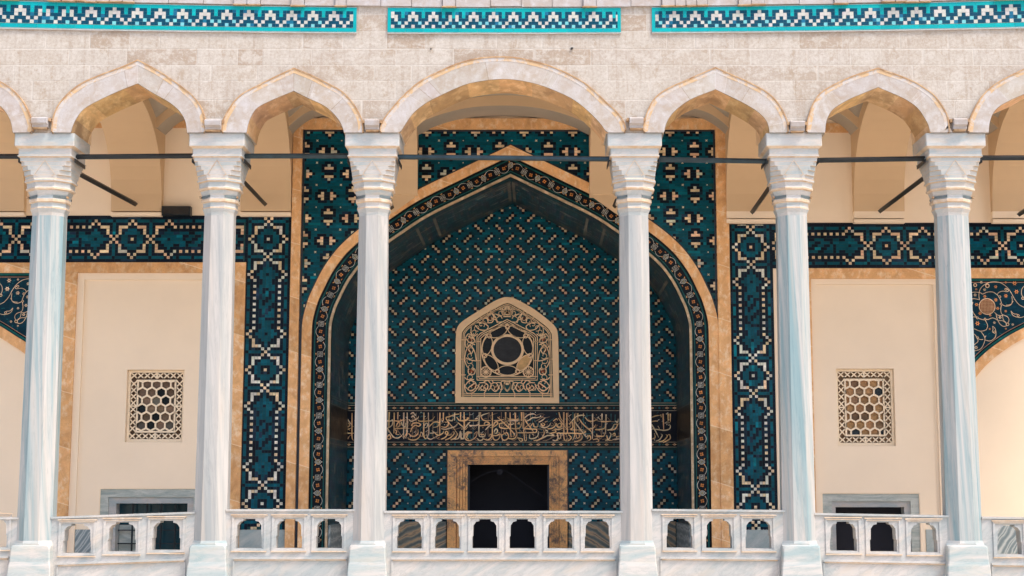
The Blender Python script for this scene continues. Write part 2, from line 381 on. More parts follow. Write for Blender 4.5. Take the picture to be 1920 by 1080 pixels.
# ================================================================= ARCADE WALL
arcs = {  # intrados, extrados, apex index, in picture measures
 'L2': ([(134,256),(138,238),(146,222),(160,205),(190,188),(225,172),(260,158),(287,175),(320,194),(340,212),(350,232),(352,256)],
        [(100,256),(101,240),(104,220),(113,199),(134,175),(160,157),(195,142),(235,127),(260,116),(300,137),(350,172),(372,195),(383,220),(385,240),(385,256)], 6, 8),
 'L1': ([(463,256),(466,236),(473,218),(484,203),(507,191),(530,181),(552,172),(580,186),(606,198),(623,211),(636,226),(644,242),(647,256)],
        [(418,256),(419,240),(422,225),(437,199),(455,180),(480,166),(516,148),(552,131),(582,143),(610,157),(638,172),(658,191),(672,213),(679,232),(680,256)], 6, 7),
 'C': ([(748,256),(757,240),(775,214),(797,196),(817,185),(867,162),(900,154),(935,150),(965,151),(1010,160),(1060,180),(1085,195),(1105,212),(1128,236),(1140,256)],
       [(714,256),(716,240),(724,222),(755,185),(787,157),(822,138),(860,122),(895,113),(932,110),(972,112),(1022,124),(1062,140),(1100,162),(1135,194),(1158,216),(1170,236),(1172,256)], -1, -1),
 'R1': ([(1244,256),(1247,238),(1253,224),(1264,210),(1280,197),(1300,185),(1341,169),(1370,183),(1396,196),(1420,211),(1435,226),(1441,242),(1442,256)],
        [(1207,256),(1208,238),(1212,219),(1225,191),(1247,172),(1285,154),(1341,130),(1370,143),(1400,156),(1435,175),(1456,195),(1471,222),(1475,240),(1475,256)], 6, 6),
 'R2': ([(1546,256),(1547,236),(1551,221),(1562,205),(1590,188),(1618,176),(1645,165),(1685,182),(1705,193),(1721,206),(1736,229),(1741,242),(1744,256)],
        [(1512,256),(1513,240),(1516,222),(1526,194),(1545,172),(1595,147),(1645,131),(1700,151),(1728,166),(1752,185),(1772,216),(1776,236),(1777,256)], 6, 6),
 'L3': ([(-262,256),(-258,236),(-250,220),(-236,205),(-200,187),(-165,172),(-125,155),(-80,173),(-30,186),(0,198),(16,216),(24,235),(26,256)],
        [(-300,256),(-299,236),(-292,212),(-280,195),(-255,172),(-200,144),(-125,114),(-70,136),(-25,145),(0,155),(25,171),(46,196),(59,225),(61,240),(61,256)], 6, 6),
 'R3': ([(1852,256),(1853,236),(1858,218),(1870,202),(1895,188),(1925,175),(1960,158),(2000,175),(2035,190),(2060,212),(2068,235),(2070,256)],
        [(1815,256),(1816,240),(1820,221),(1838,187),(1863,162),(1905,139),(1960,114),(2010,135),(2060,162),(2092,195),(2100,225),(2102,256)], 6, 6),
}
facade = empty('arcade_wall', (0, .3, ZA), 'pale weathered limestone wall carrying seven arches above the row of marble columns', 'wall')
intr = {}
outline = [(XL, ZTOP), (XL, ZA)]
for key in ('L3', 'L2', 'L1', 'C', 'R1', 'R2', 'R3'):
    I, E, ai, ae = arcs[key]
    Iw = [W(*p) for p in crom(I, 4, (ai,))]; Ew = [W(*p) for p in crom(E, 4, (ae,))]
    for L in (Iw, Ew): L[0] = (L[0][0], ZA); L[-1] = (L[-1][0], ZA)
    intr[key] = Iw; outline += Iw
    def resamp(P, n):
        L = [0]
        for a, b in zip(P[:-1], P[1:]): L.append(L[-1]+math.hypot(b[0]-a[0], b[1]-a[1]))
        out = []; j = 0
        for k in range(n+1):
            t_ = L[-1]*k/n
            while j < len(L)-2 and L[j+1] < t_: j += 1
            f = (t_-L[j])/((L[j+1]-L[j]) or 1); out.append((P[j][0]+(P[j+1][0]-P[j][0])*f, P[j][1]+(P[j+1][1]-P[j][1])*f))
        return out
    na, nb = (ai*4, ae*4) if ai > 0 else (len(Iw)//2, len(Ew)//2)
    Ir = resamp(Iw[:na+1], 24)+resamp(Iw[na:], 24)[1:]; Er_ = resamp(Ew[:nb+1], 24)+resamp(Ew[nb:], 24)[1:]
    mb = MB(); cuts = sorted(random.sample(range(3, 46), 5)+[24]) if key != 'C' else sorted(random.sample(range(3, 46), 8))
    vcol = (1, 1, 1)
    for k in range(48):
        if k in cuts: v_ = random.uniform(.93, 1.02); vcol = (v_, v_*random.uniform(.97, 1), v_*random.uniform(.93, .99))
        a, b, c_, d_ = Ir[k], Ir[k+1], Er_[k+1], Er_[k]
        mb.face([(a[0], -.045, a[1]), (b[0], -.045, b[1]), (c_[0], -.045, c_[1]), (d_[0], -.045, d_[1])], vcol)
        mb.face([(a[0], -.045, a[1]), (a[0], 0, a[1]), (b[0], 0, b[1]), (b[0], -.045, b[1])], vcol)
        mb.face([(d_[0], -.045, d_[1]), (c_[0], -.045, c_[1]), (c_[0], 0, c_[1]), (d_[0], 0, d_[1])], vcol)
        if k in cuts: mb.ribbon([(a[0], a[1]), (d_[0], d_[1])], .007, -.0456, random.choice(((1.12, 1.12, 1.12), (.72, .66, .58))))
    mb.build('archivolt', M['archv'], facade)
    clampz = lambda L: [(a, max(b, ZA+.0005)) for a, b in L]
    Er = clampz(offset(Ew, .05))
    mb = MB(); mb.plate(Ew + Er[::-1], [], -.0475, -.0451, back=False); mb.build('stained_rim', M['rim'], facade)
    Eo = clampz(offset(Ew, -.016))
    mb = MB(); mb.plate(Ew + Eo[::-1], [], -.055, 0.0); mb.build('archivolt_moulding', M['edge'], facade)
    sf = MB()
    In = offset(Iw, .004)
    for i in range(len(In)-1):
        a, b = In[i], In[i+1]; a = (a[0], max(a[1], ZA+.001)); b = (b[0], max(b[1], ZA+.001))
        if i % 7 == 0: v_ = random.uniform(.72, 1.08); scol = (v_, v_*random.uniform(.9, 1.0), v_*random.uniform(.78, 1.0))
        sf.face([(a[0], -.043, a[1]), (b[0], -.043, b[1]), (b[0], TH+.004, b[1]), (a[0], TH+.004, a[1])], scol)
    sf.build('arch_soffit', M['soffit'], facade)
outline += [(XR, ZA), (XR, ZTOP)]
mb = MB(); mb.plate(outline, [], 0.0, TH); mb.build('masonry', M['masonry'], facade)
# solid wall beyond the last columns
mb = MB(); mb.box(XL, colx[0]-.3, .05, TH, 0, ZA-.002); mb.build('end_pier', M['masonry'], facade); mb = MB(); mb.box(colx[-1]+.3, XR, .05, TH, 0, ZA-.002); mb.build('end_pier', M['masonry'], facade)
# little corbel blocks between the arches
for (a, b, y0, y1) in ((62,90,220,241),(386,415,224,246),(685,711,224,246),(1180,1206,220,243),(1481,1508,227,248),(1786,1812,222,245)):
    x0, z1 = W(a, y0, -.05); x1, z0 = W(b, y1, -.05); h = z1-z0
    prof = [(0, z0+h*.12), (-.075, z0+h*.12), (-.075, z0+h*.3), (-.12, z0+h*.42), (-.13, z0+h*.8), (-.10, z1-.012), (-.05, z1), (0, z1)]
    mb = MB(); mb.plate(prof, [], x0, x1, axis='x'); mb.box(x0+.01, x1-.01, -.07, 0, z0, z0+h*.12-.001, mi=1)
    mb.box(x0-.035, x0-.004, -.065, 0, z1-.05, z1-.012, mi=1); mb.box(x1+.004, x1+.035, -.065, 0, z1-.05, z1-.012, mi=1)
    mb.build('corbel', [M['arch'], M['edge']], facade)
# drill hole, cornice blocks
mb = MB(); x, z = W(1072, 91); mb.box(x-.012, x+.018, -.02, 0, z-.004, z+.01); mb.box(x-.014, x-.002, -.018, 0, z-.02, z-.004); mb.build('iron_peg', M['iron'], facade); mb = MB()
x, z = W(808, 92); mb.box(x-.007, x+.007, -.012, 0, z-.007, z+.007); mb.build('iron_peg', M['iron'], facade)
mb = MB(); x = XL; zc = Zp(13)
while x < XR:
    wd = random.choice((.14, .17, .4, .45)); x1 = min(XR, x+wd); pr = .045 if wd < .3 else .02
    za, zb = warp(x, zc), warp(x1, zc); zt = ZTOP
    dz = random.uniform(-.012, .0)
    pts = [(x+.004, za+dz), (x1-.004, zb+dz), (x1-.004, zt), (x+.004, zt)]
    mb.plate(pts, [], -pr-.02, 0.0)
    if wd < .3: mb.plate([(x-.01, za+dz-.012), (x1+.01, zb+dz-.012), (x1+.01, zb+dz-.001), (x-.01, za+dz-.001)], [], -pr-.03, 0.0, mi=1)
    x = x1
mb.build('cornice', [M['arch'], M['edge']], facade)
# turquoise frieze
FR = {'T': (.001, .33, .37), 'N': (.001, .055, .105), 'C': (.47, .475, .455), 'c': (.15, .46, .52)}
def frieze(pxa, pxb, endl, endr, label):
    ft = empty('tile_frieze', (Xp((max(pxa, -60)+min(pxb, 1980))/2, 40), -.02, Zp(58)), label, 'tile frieze', 'turquoise tile friezes under the cornice')
    mb = MB(); xa, xb = Xp(pxa, 40), Xp(pxb, 40); zt, zb = Zp(16.5), Zp(61.5); ch = (zt-zb)/7.35; top = zt-ch*.15
    def quad(x0, x1, z0, z1, col, Y=-.022):
        mb.face([(x0, Y, warp(x0, z0)), (x1, Y, warp(x1, z0)), (x1, Y, warp(x1, z1)), (x0, Y, warp(x0, z1))], col)
    n = int((xb-xa)/.25)+1
    for i in range(n):   # grout bed and turquoise edging
        a, b = xa+(xb-xa)*i/n, xa+(xb-xa)*(i+1)/n
        quad(a, b, zb-.012, zt+.008, (.45, .62, .62), -.016); quad(a+.001, b-.001, top-ch*1.0, zt, jit(FR['T'], .07)); quad(a+.001, b-.001, zb, zb+ch*1.12, jit(FR['T'], .07))
    if endl: quad(xa, xa+ch*1.0, zb, zt, FR['T'], -.0225)
    if endr: quad(xb-ch*1.0, xb, zb, zt, FR['T'], -.0225)
    rows = ['NNCNNT', 'NCCCNT', 'NCNCNN', 'CNNNCN', 'NNcNNC']; alt = ['NNTNNT', 'NCTCNT']
    x = xa+(ch if endl else 0); col = 0; per = random.randint(0, 3) if endl else 1; usealt = False
    while x < xb-(ch*1.02 if endr else 0):
        cw = (.0420+.0085*min(1, abs(x+.4)/6.0)**1.3)*1.02; x1 = min(x+cw, xb-(ch if endr else 0)); i = (col+per) % 6
        if i == 0: usealt = random.random() < .16
        for r in range(5):
            k = (alt if usealt and r < 2 else rows)[r][i]
            c = FR[k]
            if k == 'C' and r == 3 and random.random() < (.6 if i == 4 else .12): c = FR['c']
            if k == 'N' and random.random() < .06: c = (.01, .13, .24)
            if k == 'c' and random.random() < .4: c = FR['C']
            z1 = top-ch*(r+1)
            gl = .0013 if not (k == 'N' and (alt if usealt and r < 2 else rows)[r][(i+5) % 6] == 'N' and (col % 3)) else 0
            quad(x+gl, x1, z1-ch+.0018, z1, jit(c, .08), -.0245)
        x = x1; col += 1
    o = mb.build('tile_band', M['tileout'], ft)
    nf = MB()
    for i in range(n):
        a, b = xa+(xb-xa)*i/n, xa+(xb-xa)*(i+1)/n
        pts = [(a, warp(a, zb-.02)), (b, warp(b, zb-.02)), (b, warp(b, zb-.012)), (a, warp(a, zb-.012))]
        nf.plate(pts, [], -.024, 0)
    nf.build('mortar_fillet', M['arch'], ft)
frieze(-420, 669, False, True, 'long turquoise and navy tile frieze over the left arches, reaching the left edge')
frieze(727, 1164, True, True, 'short turquoise and navy tile frieze centred over the wide middle arch')
frieze(1222, 2330, True, False, 'long turquoise and navy tile frieze over the right arches, reaching the right edge')
# ================================================================= MARBLE COLUMNS
u = D0/F*1.02
SEC = [(0,52,.03),(24,52,.03),(28,47,.03),(29,46,.03),(40,46,.03),(41,47.5,.03),(43,47.5,.03),(45,44,.04),(52,43.6,.04),(52.6,43.4,.17),(60,42.5,.17),(60.6,42.4,.29),
       (68,41.6,.29),(68.6,41.5,.4),(77,40.6,.4),(77.6,40.5,.52),(83,40,.52),(85,42,.58),(88,42,.586),(90,38.4,.586),(98,37.8,.586),(100,39.4,.586),(103,39.4,.586),
       (105,35.6,.586),(112,33.5,.586),(114,32.3,.586),(119,32.3,.586),(121,34,.586),(126,34,.586),(128,30.8,.586),(134,30.2,.586),(136,31.2,.586),(139,31.2,.586),(146,28.2,.586),(152,27.2,.586)]
GLOW_STAINED = {1, 4, 6, 8, 10, 12, 14, 16, 18, 21, 22, 27, 28, 31}
def ring8(x, y, z, w, c):
    k = w*c; return [(x+w-k, y-w, z), (x+w, y-w+k, z), (x+w, y+w-k, z), (x+w-k, y+w, z), (x-w+k, y+w, z), (x-w, y+w-k, z), (x-w, y-w+k, z), (x-w+k, y-w, z)]
def loft(mb, rings, mis=None, cap=True):
    for i in range(len(rings)-1):
        for j in range(8):
            k = (j+1) % 8; mb.face([rings[i][j], rings[i+1][j], rings[i+1][k], rings[i][k]], None, mis[i] if mis else 0)
    if cap: mb.face(rings[0]); mb.face(rings[-1][::-1])
YC = .33
colnames = ['marble column beyond the left edge of the arcade', 'leftmost white marble column in view, with strong blue veins and banded plinth',
 'second column from the left, slim white marble with a dark rod behind it', 'column at the left side of the wide central arch, carved white marble capital',
 'column at the right side of the wide central arch, white marble with blue left edge', 'second column from the right, white marble with cyan streaks and painted bluish shade',
 'rightmost full white marble column, blue green streaks and painted cool shade', 'marble column beyond the right edge of the arcade']
def make_column():
    c = empty('marble_column', (0, YC, ZFL), colnames[1], 'column', 'marble columns of the arcade')
    mb = MB(); loft(mb, [ring8(0, YC, ZA-.002-dy*u, w*u*.98, cc) for dy, w, cc in SEC], [1 if i in GLOW_STAINED else 0 for i in range(len(SEC))])
    cap = mb.build('capital', [M['capital'], M['glow_stain']], c)
    # carved triangles on the front face of the capital
    ln = MB()
    yf = YC-44*u-.001
    for sx in (-1, 1):
        pts = [(0, ZA-50*u), (sx*8*u, ZA-62*u), (sx*17*u, ZA-76*u), (sx*12*u, ZA-80*u)]
        for a, b in zip(pts[:-1], pts[1:]):
            ya = YC-(43.9-(ZA-a[1]-45*u)/u*.093)*u-.0006
            ln.ribbon([a, b], .006, ya+.0, th=.004)
    ln.build('carved_line', M['glow_stain'], cap)
    top = ZA-.002-152*u; bot = Zp(1013, YC)
    mb = MB(); n = 8
    loft(mb, [ring8(0, YC, top+(bot-top)*i/n, (27.0+2.7*(i/n)**.8)*u, .586) for i in range(n+1)]); mb.build('shaft', M['column'], c)
    mb = MB(); z = lambda y: Zp(y, YC)
    loft(mb, [ring8(0, YC, z(1013), 30.2*u, .586), ring8(0, YC, z(1018), 31.5*u, .586), ring8(0, YC, z(1021), 31.5*u, .5), ring8(0, YC, z(1023), 32.6*u, .12),
              ring8(0, YC, z(1027), 33*u, .07), ring8(0, YC, z(1052), 33.8*u, .06), ring8(0, YC, z(1060), 35*u, .05), ring8(0, YC, ZFL-.02, 38*u, .03)])
    mb.build('base', M['base'], c)
    mb = MB(); zc = ZA-.002-116.5*u; w = 33.0*u; k = w*.586
    for sx in (-1, 1):
        for sy in (-1, 1):
            mb = MB(); a = (sx*(w-k), YC+sy*w); b = (sx*w, YC+sy*(w-k)); d = .006
            mb.face([(a[0], a[1], zc-.015), (b[0], b[1], zc-.015), (b[0], b[1], zc+.015), (a[0], a[1], zc+.015)])
            mb.face([(a[0], a[1], zc+.015), (b[0], b[1], zc+.015), (b[0]*.94, YC+(b[1]-YC)*.94, zc+.015), (a[0]*.94, YC+(a[1]-YC)*.94, zc+.015)])
            cl_ = mb.build('iron_clamp', M['clamp'], c)
            if sy < 0:
                mb = MB(); mb.box(*sorted((sx*w, sx*(w+.018))), YC-w+k-.05, YC-w+k+.0, zc-.012, zc+.012); mb.build('bolt', M['edge'], cl_)
    for sx in (-1, 1):
        mb = MB(); mb.box(*sorted((sx*47.5*u, sx*49*u)), YC-.22, YC+.22, ZA-52*u, ZA-45*u)
        mb.build('tie_bracket', M['iron'], c)
    return c
proto = make_column()
def dup(o, parent=None):
    c = o.copy(); COL.objects.link(c); c.parent = parent
    for ch in list(o.children):
        if ch.name != c.name: dup(ch, c)
    return c
cols = [proto]+[dup(proto) for _ in range(7)]
wsc = [1.1, 1.10, 1.02, 1.0, 1.0, 1.03, 1.1, 1.1]
for i, c in enumerate(cols):
    c.location.x = colx[i]; c.scale = (wsc[i], 1.0, 1.0); c['label'] = colnames[i]
for i in (1, 5, 6):                  # shafts whose blue streaks also stand in for cool shade
    for ch in cols[i].children:
        if ch.name.startswith('shaft'): ch.material_slots[0].link = 'OBJECT'; ch.material_slots[0].material = M['column_blue']
for i in (0, 7):                     # wholly outside the frame: keep the end columns plain
    cols[i]['label'] = colnames[i]
# ================================================================= TIE RODS
def bar(mb, p0, p1, r, n=8):
    p0, p1 = Vector(p0), Vector(p1); d = (p1-p0).normalized(); a = d.orthogonal().normalized(); b = d.cross(a)
    R = [[tuple(p+(a*math.cos(2*math.pi*(k+.5)/n)+b*math.sin(2*math.pi*(k+.5)/n))*r) for k in range(n)] for p in (p0, p1)]
    for k in range(n): j = (k+1) % n; mb.face([R[0][k], R[0][j], R[1][j], R[1][k]])
    mb.face(R[0]); mb.face(R[1][::-1])
rodz = [(296, 296), (297, 295), (295.5, 295), (297, 301), (302, 305), (303.5, 300), (299, 298)]
rl = ['black iron tie rod at the far left edge of the picture', 'black iron tie rod across the wide left arch beside the leftmost column', 'black iron tie rod under the pointed arch left of centre',
      'long iron tie rod across the wide central arch', 'black iron tie rod under the pointed arch just right of centre', 'black iron tie rod across the last whole arch on the right', 'black iron tie rod at the far right edge of the picture']
for i in range(7):
    xa, xb = colx[i]+.30, colx[i+1]-.30; za, zb = Zp(rodz[i][0], YC), Zp(rodz[i][1], YC)
    t = empty('tie_rod', ((xa+xb)/2, YC, (za+zb)/2), rl[i], 'tie rod', 'iron tie rods between the columns')
    mb = MB(); bar(mb, (xa, YC-.09, za), (xb, YC-.09, zb), .034, 4 if i != 3 else 8); mb.build('rod', M['sky_iron'] if i in (2, 3, 4) else M['iron'], t)
backpx = [None, (259, 386), (500, 386), (736, 393), (1152, 390), (1408, 401), (1646, 399), None]
backx = [Xp(p[0], p[1], YR) if p else None for p in backpx]
backx[0] = backx[1]-2.1; backx[7] = Xp(1905, 405, YR)
cl = ['', 'slanting iron rod from the leftmost column back to the rear wall', 'slanting iron rod from the second column from the left to the rear wall', 'iron rod mostly hidden behind the capital left of the central arch',
      'iron rod mostly hidden behind the capital right of the central arch', 'short slanting iron rod from the second column from the right to the rear wall', 'long slanting iron rod from the rightmost column to the rear wall', 'iron rod end at the right edge of the picture']
for i in range(1, 8):
    zb = Zp(backpx[i][1] if backpx[i] else 405, YR)
    t = empty('cross_rod', (colx[i], .7, zb), cl[i], 'tie rod', 'iron rods running back to the rear wall')
    mb = MB(); bar(mb, (colx[i], .5, Zp(303, .5)), (backx[i], YR-.16, zb), .040, 4); mb.build('rod', M['iron'], t)
# ================================================================= BALUSTRADES
def balustrade(xa, xb, ytop, cents, ow, label, sag=(0, 0), plain_=False):
    """xa..xb in picture measures at y 960; cents = centres of the openings"""
    Yf, Yb = YC-.09, YC+.09
    X0, X1 = Xp(xa, 960, Yf), Xp(xb, 960, Yf)
    def zz(py, x):
        t = (x-X0)/(X1-X0); return Zp(py, Yf)-(sag[0]*(1-t)+sag[1]*t)*.0067
    t = empty('marble_balustrade', ((X0+X1)/2, YC, ZFL), label, 'balustrade', 'white marble balustrades between the columns')
    op = [(-1, 1028), (-1, 1006), (-.94, 1005), (-.92, 985), (-.72, 978), (-.46, 976.5), (-.46, 973), (.46, 973), (.46, 976.5), (.72, 978), (.92, 985), (.94, 1005), (1, 1006), (1, 1028)]
    holes = []
    for c in cents:
        fr = MB(); cx = Xp(c, 1000, Yf); hw = ow/2*D0/F
        holes.append([(cx+a*hw, zz(y, cx)) for a, y in op])
        fw = hw*1.32; o_ = [(cx-fw, 1033), (cx-fw, 966.5), (cx+fw, 966.5), (cx+fw, 1033)]
        i_ = [(cx-fw+.03, 1029.6), (cx-fw+.03, 970.8), (cx+fw-.03, 970.8), (cx+fw-.03, 1029.6)]
        o2 = [(x, zz(y, x)) for x, y in o_]; i2 = [(x, zz(y, x)) for x, y in i_]
        fr.plate(o2, [i2], Yf-.014, Yf, mi=0, back=False)
        o3 = [(x, z-s_) for (x, z), s_ in zip([(cx-fw+.006, zz(967.5, cx)), (cx+fw-.006, zz(967.5, cx))], (0, 0))]
        fr.box(cx-fw-.012, cx+fw+.012, Yf-.026, Yf-.0001, zz(966.4, cx), zz(964.2, cx), mi=1)
        fr.box(cx-fw+.012, cx+fw-.012, Yf-.0200, Yf-.0141, zz(969.6, cx), zz(968.2, cx), mi=1)
        fr.box(cx-fw-.006, cx+fw+.006, Yf-.02, Yf-.0001, zz(1035.0, cx), zz(1033.0, cx), mi=1)
        fr.build('opening_frame', [M['rail'], M['glow_stain']], t)
    body = [(X0, zz(1108, X0)-.01), (X1, zz(1108, X1)-.01), (X1, zz(ytop+4, X1)), (X0, zz(ytop+4, X0))]
    mb = MB(); mb.plate(body, holes, Yf, Yb); mb.build('panel', M['rail'], t)
    mb = MB(); mb.plate([(X0, zz(ytop+3.8, X0)), (X1, zz(ytop+3.8, X1)), (X1, zz(ytop, X1)), (X0, zz(ytop, X0))], [], Yf-.02, Yb+.02); mb.build('handrail', M['rail'], t)
    mb = MB(); m_ = .10
    a = (X0+m_, X1-m_)
    mb.plate([(a[0], zz(1048.5, a[0])), (a[1], zz(1048.5, a[1])), (a[1], zz(1045, a[1])), (a[0], zz(1045, a[0]))], [], Yf-.028, Yf, mi=0)
    mb.plate([(a[0]+.02, zz(1051.0, a[0])), (a[1]-.02, zz(1051.0, a[1])), (a[1]-.02, zz(1048.6, a[1])), (a[0]+.02, zz(1048.6, a[0]))], [], Yf-.016, Yf, mi=1)
    for s_, x in ((1, a[0]), (-1, a[1])):
        x2 = x+s_*.022; lo, hi = min(x, x2), max(x, x2); mb.box(lo, hi, Yf-.014, Yf-.0003, zz(1108, x), zz(1051.2, x), mi=0)
    mb.build('lower_moulding', [M['rail'], M['glow_stain']], t)
    return t
balustrade(-215, 36, 972, [-168, -88, -12], 50, 'piece of marble balustrade cut off by the left edge', (-2, -2))
balustrade(96, 366, 958, [145, 229, 312], 53, 'sloping looking marble balustrade with three openings right of the leftmost column', (11, 1.5))
balustrade(424, 668, 955, [467, 542, 617], 49, 'marble balustrade with three openings left of the central bay', (0, 0))
balustrade(720, 1170, 957.5, [767.5, 838.5, 909, 979, 1050, 1120], 47, 'long marble balustrade with six openings in the central bay', (.5, .5))
balustrade(1222, 1474, 955.5, [1274, 1348, 1422], 48.5, 'marble balustrade with three openings just right of the central bay', (-1, 1))
balustrade(1526, 1786, 958, [1581, 1656, 1732], 50.5, 'marble balustrade with three openings between the two right columns', (4, 8.5))
balustrade(1840, 2090, 958, [1892, 1967, 2045], 46, 'piece of marble balustrade cut off by the right edge', (10.5, 14))
# ================================================================= PORCH VAULT
ZS = Zp(398, YR); ZC = Zp(218, YR)
vault = empty('porch_vault', (0, 2.2, ZC), 'cream plastered groin vaults over the porch behind the arches', 'vaulted ceiling')
Rz0 = lambda y: Zp(y, YR)
def ell(u_): return math.sqrt(max(0, 1-u_*u_))
for i in range(8):
    xc = (colx[i]+backx[i])/2; rw = .385
    mb = MB()
    poly = [(TH+.002, ZA+.9), (TH+.002, ZA), (TH+.05, ZA)]
    for k in range(0, 25):
        th = math.pi*k/24; yy = 2.25-1.56*math.cos(th); s0 = ZA+(ZS-ZA)*(yy-.69)/3.12
        poly.append((yy, s0+(ZC-s0)*math.sin(th)**.85))
    if i in (3, 4): zr = Rz0(372); poly = [p for p in poly if p[0] < 2.3 or p[1] > zr+.02]; poly += [(YR, zr)]
    else: poly += [(YR, ZS)]
    poly += [(YR, ZA+1.6), (TH+.002, ZA+1.6)]
    poly = [p for p in poly]
    # the rib runs from the column back to its springing on the rear wall
    def mk(a, z, t): 
        f = (a-TH)/(YR-TH); return (colx[i]+(backx[i]-colx[i])*f+t, a, z)
    tri = tessellate_polygon([[Vector((p[0], p[1], 0)) for p in poly]])
    for t in tri:
        for sgn in (-rw, rw): mb.face([mk(*poly[q], sgn) for q in t])
    for q in range(len(poly)):
        a, b = poly[q], poly[(q+1) % len(poly)]; mb.face([mk(*a, -rw), mk(*b, -rw), mk(*b, rw), mk(*a, rw)])
    mb.build('rib', M['vault'], vault)
    if i not in (3, 4):
        mb = MB(); zl = Zp(398, YR) if i < 3 else Zp(411, YR)
        if i >= 3: mb.box(backx[i]-rw, backx[i]+rw, YR-.09, YR-.001, Zp(411, YR), ZS-.001)
        mb.box(backx[i]-rw-.004, backx[i]+rw+.004, YR-.115, YR-.0015, zl-.075, zl-.02)
        mb.build('springer_ledge', M['plaster'], vault)
for i in range(7):
    xa, xb = backx[i]+.385, backx[i+1]-.385; xm, hw = (xa+xb)/2, (xb-xa)/2
    mb = MB(); rise = .30; poly = [(xa-.2, ZC+.5), (xa-.2, ZC-rise)]
    for k in range(0, 29):
        uu = k/14-1; poly.append((xm+hw*uu, ZC-rise*abs(uu)**2.3))
    poly += [(xb+.2, ZC-rise), (xb+.2, ZC+.5)]
    mb.plate(poly, [], YR-.66 if i == 3 else YR-.5, YR-.002, mside=1); mb.build('wall_rib', [M['vault'], M['vaultshade']], vault)  # cream front, painted shade on the underside
    # web between the ribs
    fa, fb = colx[i]+.3, colx[i+1]-.3; mb = MB(); nx, ny = 28, 20
    def zz(ix, iy):
        uu = (ix/nx)*2-1; vv = (iy/ny)*2-1
        return max(ZC+.16-.40*abs(uu)**2.2, ZA+.25+(ZC+.16-ZA-.25)*ell(vv*.999))
    def pt(ix, iy):
        f = iy/ny; x0, x1 = fa+(xa-.05-fa)*f, fb+(xb+.05-fb)*f
        return (x0+(x1-x0)*ix/nx, TH-.01+(YR+.01-TH)*f, zz(ix, iy))
    for ix in range(nx):
        for iy in range(ny): mb.face([pt(ix, iy), pt(ix+1, iy), pt(ix+1, iy+1), pt(ix, iy+1)])
    mb.build('vault_web', M['vaultshade'], vault, smooth=True)
mb = MB(); mb.box(XL, XR, .3, 9, ZTOP-.25, ZTOP-.01); mb.build('roof_slab', M['masonry'], vault)
# ================================================================= REAR WALL
rear = empty('rear_wall', (0, YR+.2, ZFL), 'long cream plastered rear wall of the porch with stone string course', 'wall')
def Rx(px, py): return Xp(px, py, YR)
def Rz(py): return Zp(py, YR)
ALC = {'L': (Rx(143, 600), Rx(439, 600), Rz(512)), 'R': (Rx(1521, 600), Rx(1762, 600), Rz(523))}
PXL, PXR = Rx(545.5, 500)+.001, Rx(1367.5, 500)-.001      # outer sides of the portal frame
CXN = Rx(957, 500)
# arch profile of the portal
prof = [(390, 1100), (390, 640), (388, 600), (378, 562), (367, 537), (352, 507), (334, 480), (314, 457), (283, 430), (235, 396), (181, 361), (102, 322), (0, 273)]
pw = []
for dx, y in prof:
    a = W(957+dx, y, YR); pw.append((a[0]-CXN, a[1]))
half = crom(pw[1:], 4); half = [(pw[1][0], ZFL)]+half; half = [(a, b) for a, b in half]
half[-1] = (0.0, half[-1][1])
AP = [(CXN-a, b) for a, b in half]+[(CXN+a, b) for a, b in half[::-1][1:]]       # left foot over the apex to the right foot
m1 = 18.3*(D0+YR)/F; m2 = m1+31.5*(D0+YR)/F; m3 = m2+4.6*(D0+YR)/F
A1, A2, A3 = offset(AP, m1), offset(AP, m2), offset(AP, m3)
def feet(L): L[0] = (L[0][0], ZFL); L[-1] = (L[-1][0], ZFL); return L
A1, A2, A3 = feet(A1), feet(A2), feet(A3)
# wall slab with the alcoves and the portal opening cut out
wl, wr = XL, XR; ztop = ZC+.7
def rect(x0, x1, z0, z1): return [(x0, z0), (x1, z0), (x1, z1), (x0, z1)]
zf = ZFL+.004
mb = MB()
# left bay wall, right bay wall, portal slab behind the tiles
mb.plate(rect(wl, PXL, zf, ztop), [rect(ALC['L'][0], ALC['L'][1], zf+.01, ALC['L'][2])], YR, YR+.5)
mb.plate(rect(PXR, wr, zf, ztop), [rect(ALC['R'][0], ALC['R'][1], zf+.01, ALC['R'][2])], YR, YR+.5)
mb.plate([(PXL, zf)]+[(a, max(b, zf)) for a, b in A3]+[(PXR, zf), (PXR, ztop), (PXL, ztop)], [], YR, YR+.25)
mb.build('plaster_wall', M['plaster'], rear)
# string course of brown stone under the lunettes
mb = MB(); mb.box(wl, PXL-.002, YR-.03, YR-.001, Rz(240), Rz(223)); mb.build('string_course', M['orange'], rear); mb = MB(); mb.box(PXR+.002, wr, YR-.03, YR-.001, Rz(249), Rz(232)); mb.build('string_course', M['orange'], rear)
